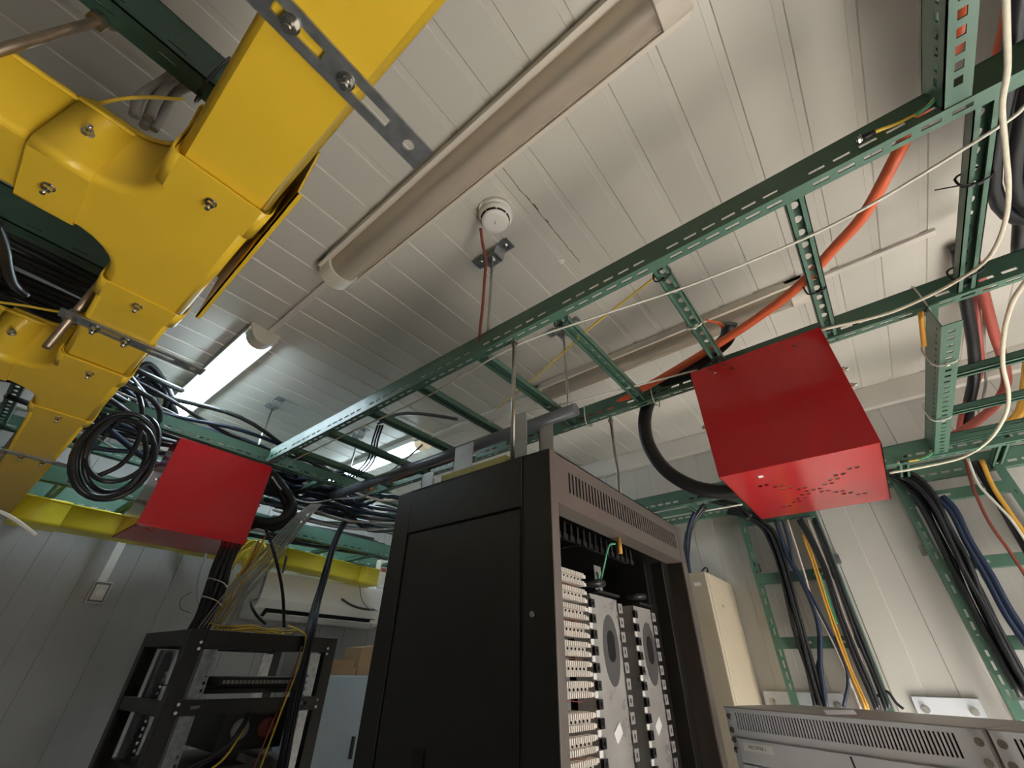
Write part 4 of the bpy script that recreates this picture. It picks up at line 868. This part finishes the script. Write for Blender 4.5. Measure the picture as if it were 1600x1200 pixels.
cable('power_cable', 'single black cable hanging in a long curve to the rack top', [(415, 826, 'y', 2.2), (424, 850, 'y', 2.2), (435, 890, 'y', 2.2), (442, 930, 'y', 2.22), (444, 980, 'y', 2.25)], .007, 'black_cable')
cable('power_cable', 'thin black cable hanging from the coupler to the rack top', [(417, 895, 'y', 2.6), (405, 930, 'y', 2.5), (392, 940, 'y', 2.45), (400, 960, 'y', 2.4), (415, 975, 'y', 2.4)], .006, 'black_cable')
cable('power_cable', 'black cable beside the coupler bracket above the air conditioner', [(448, 868, 'y', 2.95), (443, 890, 'y', 2.95), (441, 895, 'y', 2.95)], .008, 'black_cable')
bundle('patch_cable', 'dark blue cable in the hanging bundle passing in front of the sagging yellow duct', [(565, 790, 'y', 2.25), (540, 815, 'y', 2.2), (522, 850, 'y', 2.16), (508, 900, 'y', 2.10), (494, 945, 'y', 2.06), (487, 985, 'y', 1.98), (478, 1030, 'y', 1.975), (462, 1090, 'y', 1.97), (450, 1150, 'y', 1.98), (440, 1210, 'y', 1.98)], 6, .0052, ['blue_cable', 'black_cable'], .022, 'dark blue cables hanging down into the rack', jit=.3)
cable('patch_cable', 'yellow cable trailing from the coil on the rack top down the rack front', [(450, 978, 'y', 2.05), (468, 985, 'y', 2.0), (478, 995, 'y', 1.985), (474, 1020, 'y', 1.98), (460, 1060, 'y', 1.98), (440, 1110, 'y', 1.985), (405, 1205, 'y', 1.985)], .0035, 'yellow_cable')
cable('patch_cable', 'orange-brown thin cable hanging inside the rack front', [(472, 1010, 'y', 2.0), (455, 1060, 'y', 2.0), (430, 1120, 'y', 2.0), (395, 1205, 'y', 2.0)], .003, 'red_cable')
t = thing('fibre_coil', 'loose coil of yellow fibre cord lying on top of the open rack', 'cable coil', (.95, 2.2, .108))
for k in range(6):
    c_ = V((.93+R(-.05, .08), 2.22+R(-.05, .05), .112+.004*k)); r_ = R(.06, .10)
    make('loop', MB().tube([c_+V((math.cos(a)*r_*1.3, math.sin(a)*r_, .006*math.sin(3*a+k)+.004)) for a in [2*math.pi*q/26 for q in range(26)]], .003, 6, closed=True), 'yellow_cable', t)
cable('signal_cable', 'thin grey cable hanging down in front of the end wall left of the black bundle', [(325, 862, 'y', 2.6), (314, 885, 'y', 2.6), (308, 920, 'y', 2.6), (312, 950, 'y', 2.6), (322, 965, 'y', 2.6)], .0045, 'grey_cable')
cable('signal_cable', 'thin curved dark wire on the end wall beside the black bundle', [(300, 925, 'y', 3.3), (284, 935, 'y', 3.3), (282, 950, 'y', 3.3), (298, 958, 'y', 3.3)], .003, 'pvc_grey')
cable('signal_cable', 'stiff white cable end sticking out at the lower end of the shaded yellow duct', [(-8, 797, 'y', 2.2), (8, 803, 'y', 2.2), (28, 815, 'y', 2.2), (56, 836, 'y', 2.2)], .006, 'white_cable')
cable('cable', 'short black cable stub on the end wall beside the black cabinet', [(534, 936, 'y', 3.15), (548, 945, 'y', 3.15), (566, 951, 'y', 3.15), (585, 953, 'y', 3.15)], .008, 'black_cable')
cable('signal_cable', 'thin grey wire drooping below the bright yellow coupler', [(562, 915, 'y', 3.1), (565, 935, 'y', 3.1), (575, 950, 'y', 3.1), (590, 955, 'y', 3.1)], .004, 'pvc_grey')
tag(make('metal_clip', MB().plate(P(400, 826, 'y', 2.2), X, Y, .07, .06, .003, [(.02, .05, .02, .03)]), 'aluminium', None, P(400, 826, 'y', 2.2)), 'small pale metal clip plate at the lower right corner of the left red cover', 'clip')

# ================================================================ LIGHT, CAMERA
w = bpy.data.worlds.new('World'); SC.world = w; w.use_nodes = True
bg = w.node_tree.nodes['Background']; bg.inputs[0].default_value = (.95, .98, 1, 1); bg.inputs[1].default_value = 1.0
def area(name, loc, target, sx, sy, power, col):
    l = bpy.data.lights.new(name, 'AREA'); l.shape = 'RECTANGLE'; l.size = sx; l.size_y = sy; l.energy = power; l.color = col
    o = bpy.data.objects.new(name, l); COL.objects.link(o); o.location = loc
    o.rotation_euler = (V(target)-V(loc)).to_track_quat('-Z', 'Y').to_euler(); return o
area('daylight_door', ((DX0+DX1)/2, YB-.06, (DZ+ZF)/2+.1), ((DX0+DX1)/2, 2, .3), DX1-DX0, DZ-ZF-.2, 10, (1, .96, .90))
s = bpy.data.lights.new('sun', 'SUN'); s.energy = 140; s.angle = .02; s.color = (1, .95, .88)
so = bpy.data.objects.new('sun', s); COL.objects.link(so); so.location = (0, -4, 4)
so.rotation_euler = (V((.12, .80, -1.0))).to_track_quat('-Z', 'Y').to_euler()
cd = bpy.data.cameras.new('camera'); cam = bpy.data.objects.new('camera', cd); COL.objects.link(cam)
cd.sensor_fit = 'HORIZONTAL'; cd.sensor_width = 36; cd.lens = F/1600*36; cd.clip_start = .02
mw = Matrix.Identity(4)
for i in range(3): mw[i][0] = RIGHT[i]; mw[i][1] = -DOWN[i]; mw[i][2] = -FWD[i]
cam.matrix_world = mw; SC.camera = cam
for o in list(COL.objects):
    if '_w' in o: del o['_w']
    if o.parent is None: o.location.z += ZOFF
SC.view_settings.view_transform = 'Standard'; SC.view_settings.look = 'None'; SC.view_settings.gamma = 1; SC.view_settings.use_curve_mapping = False
SC.view_settings.exposure = 0.05
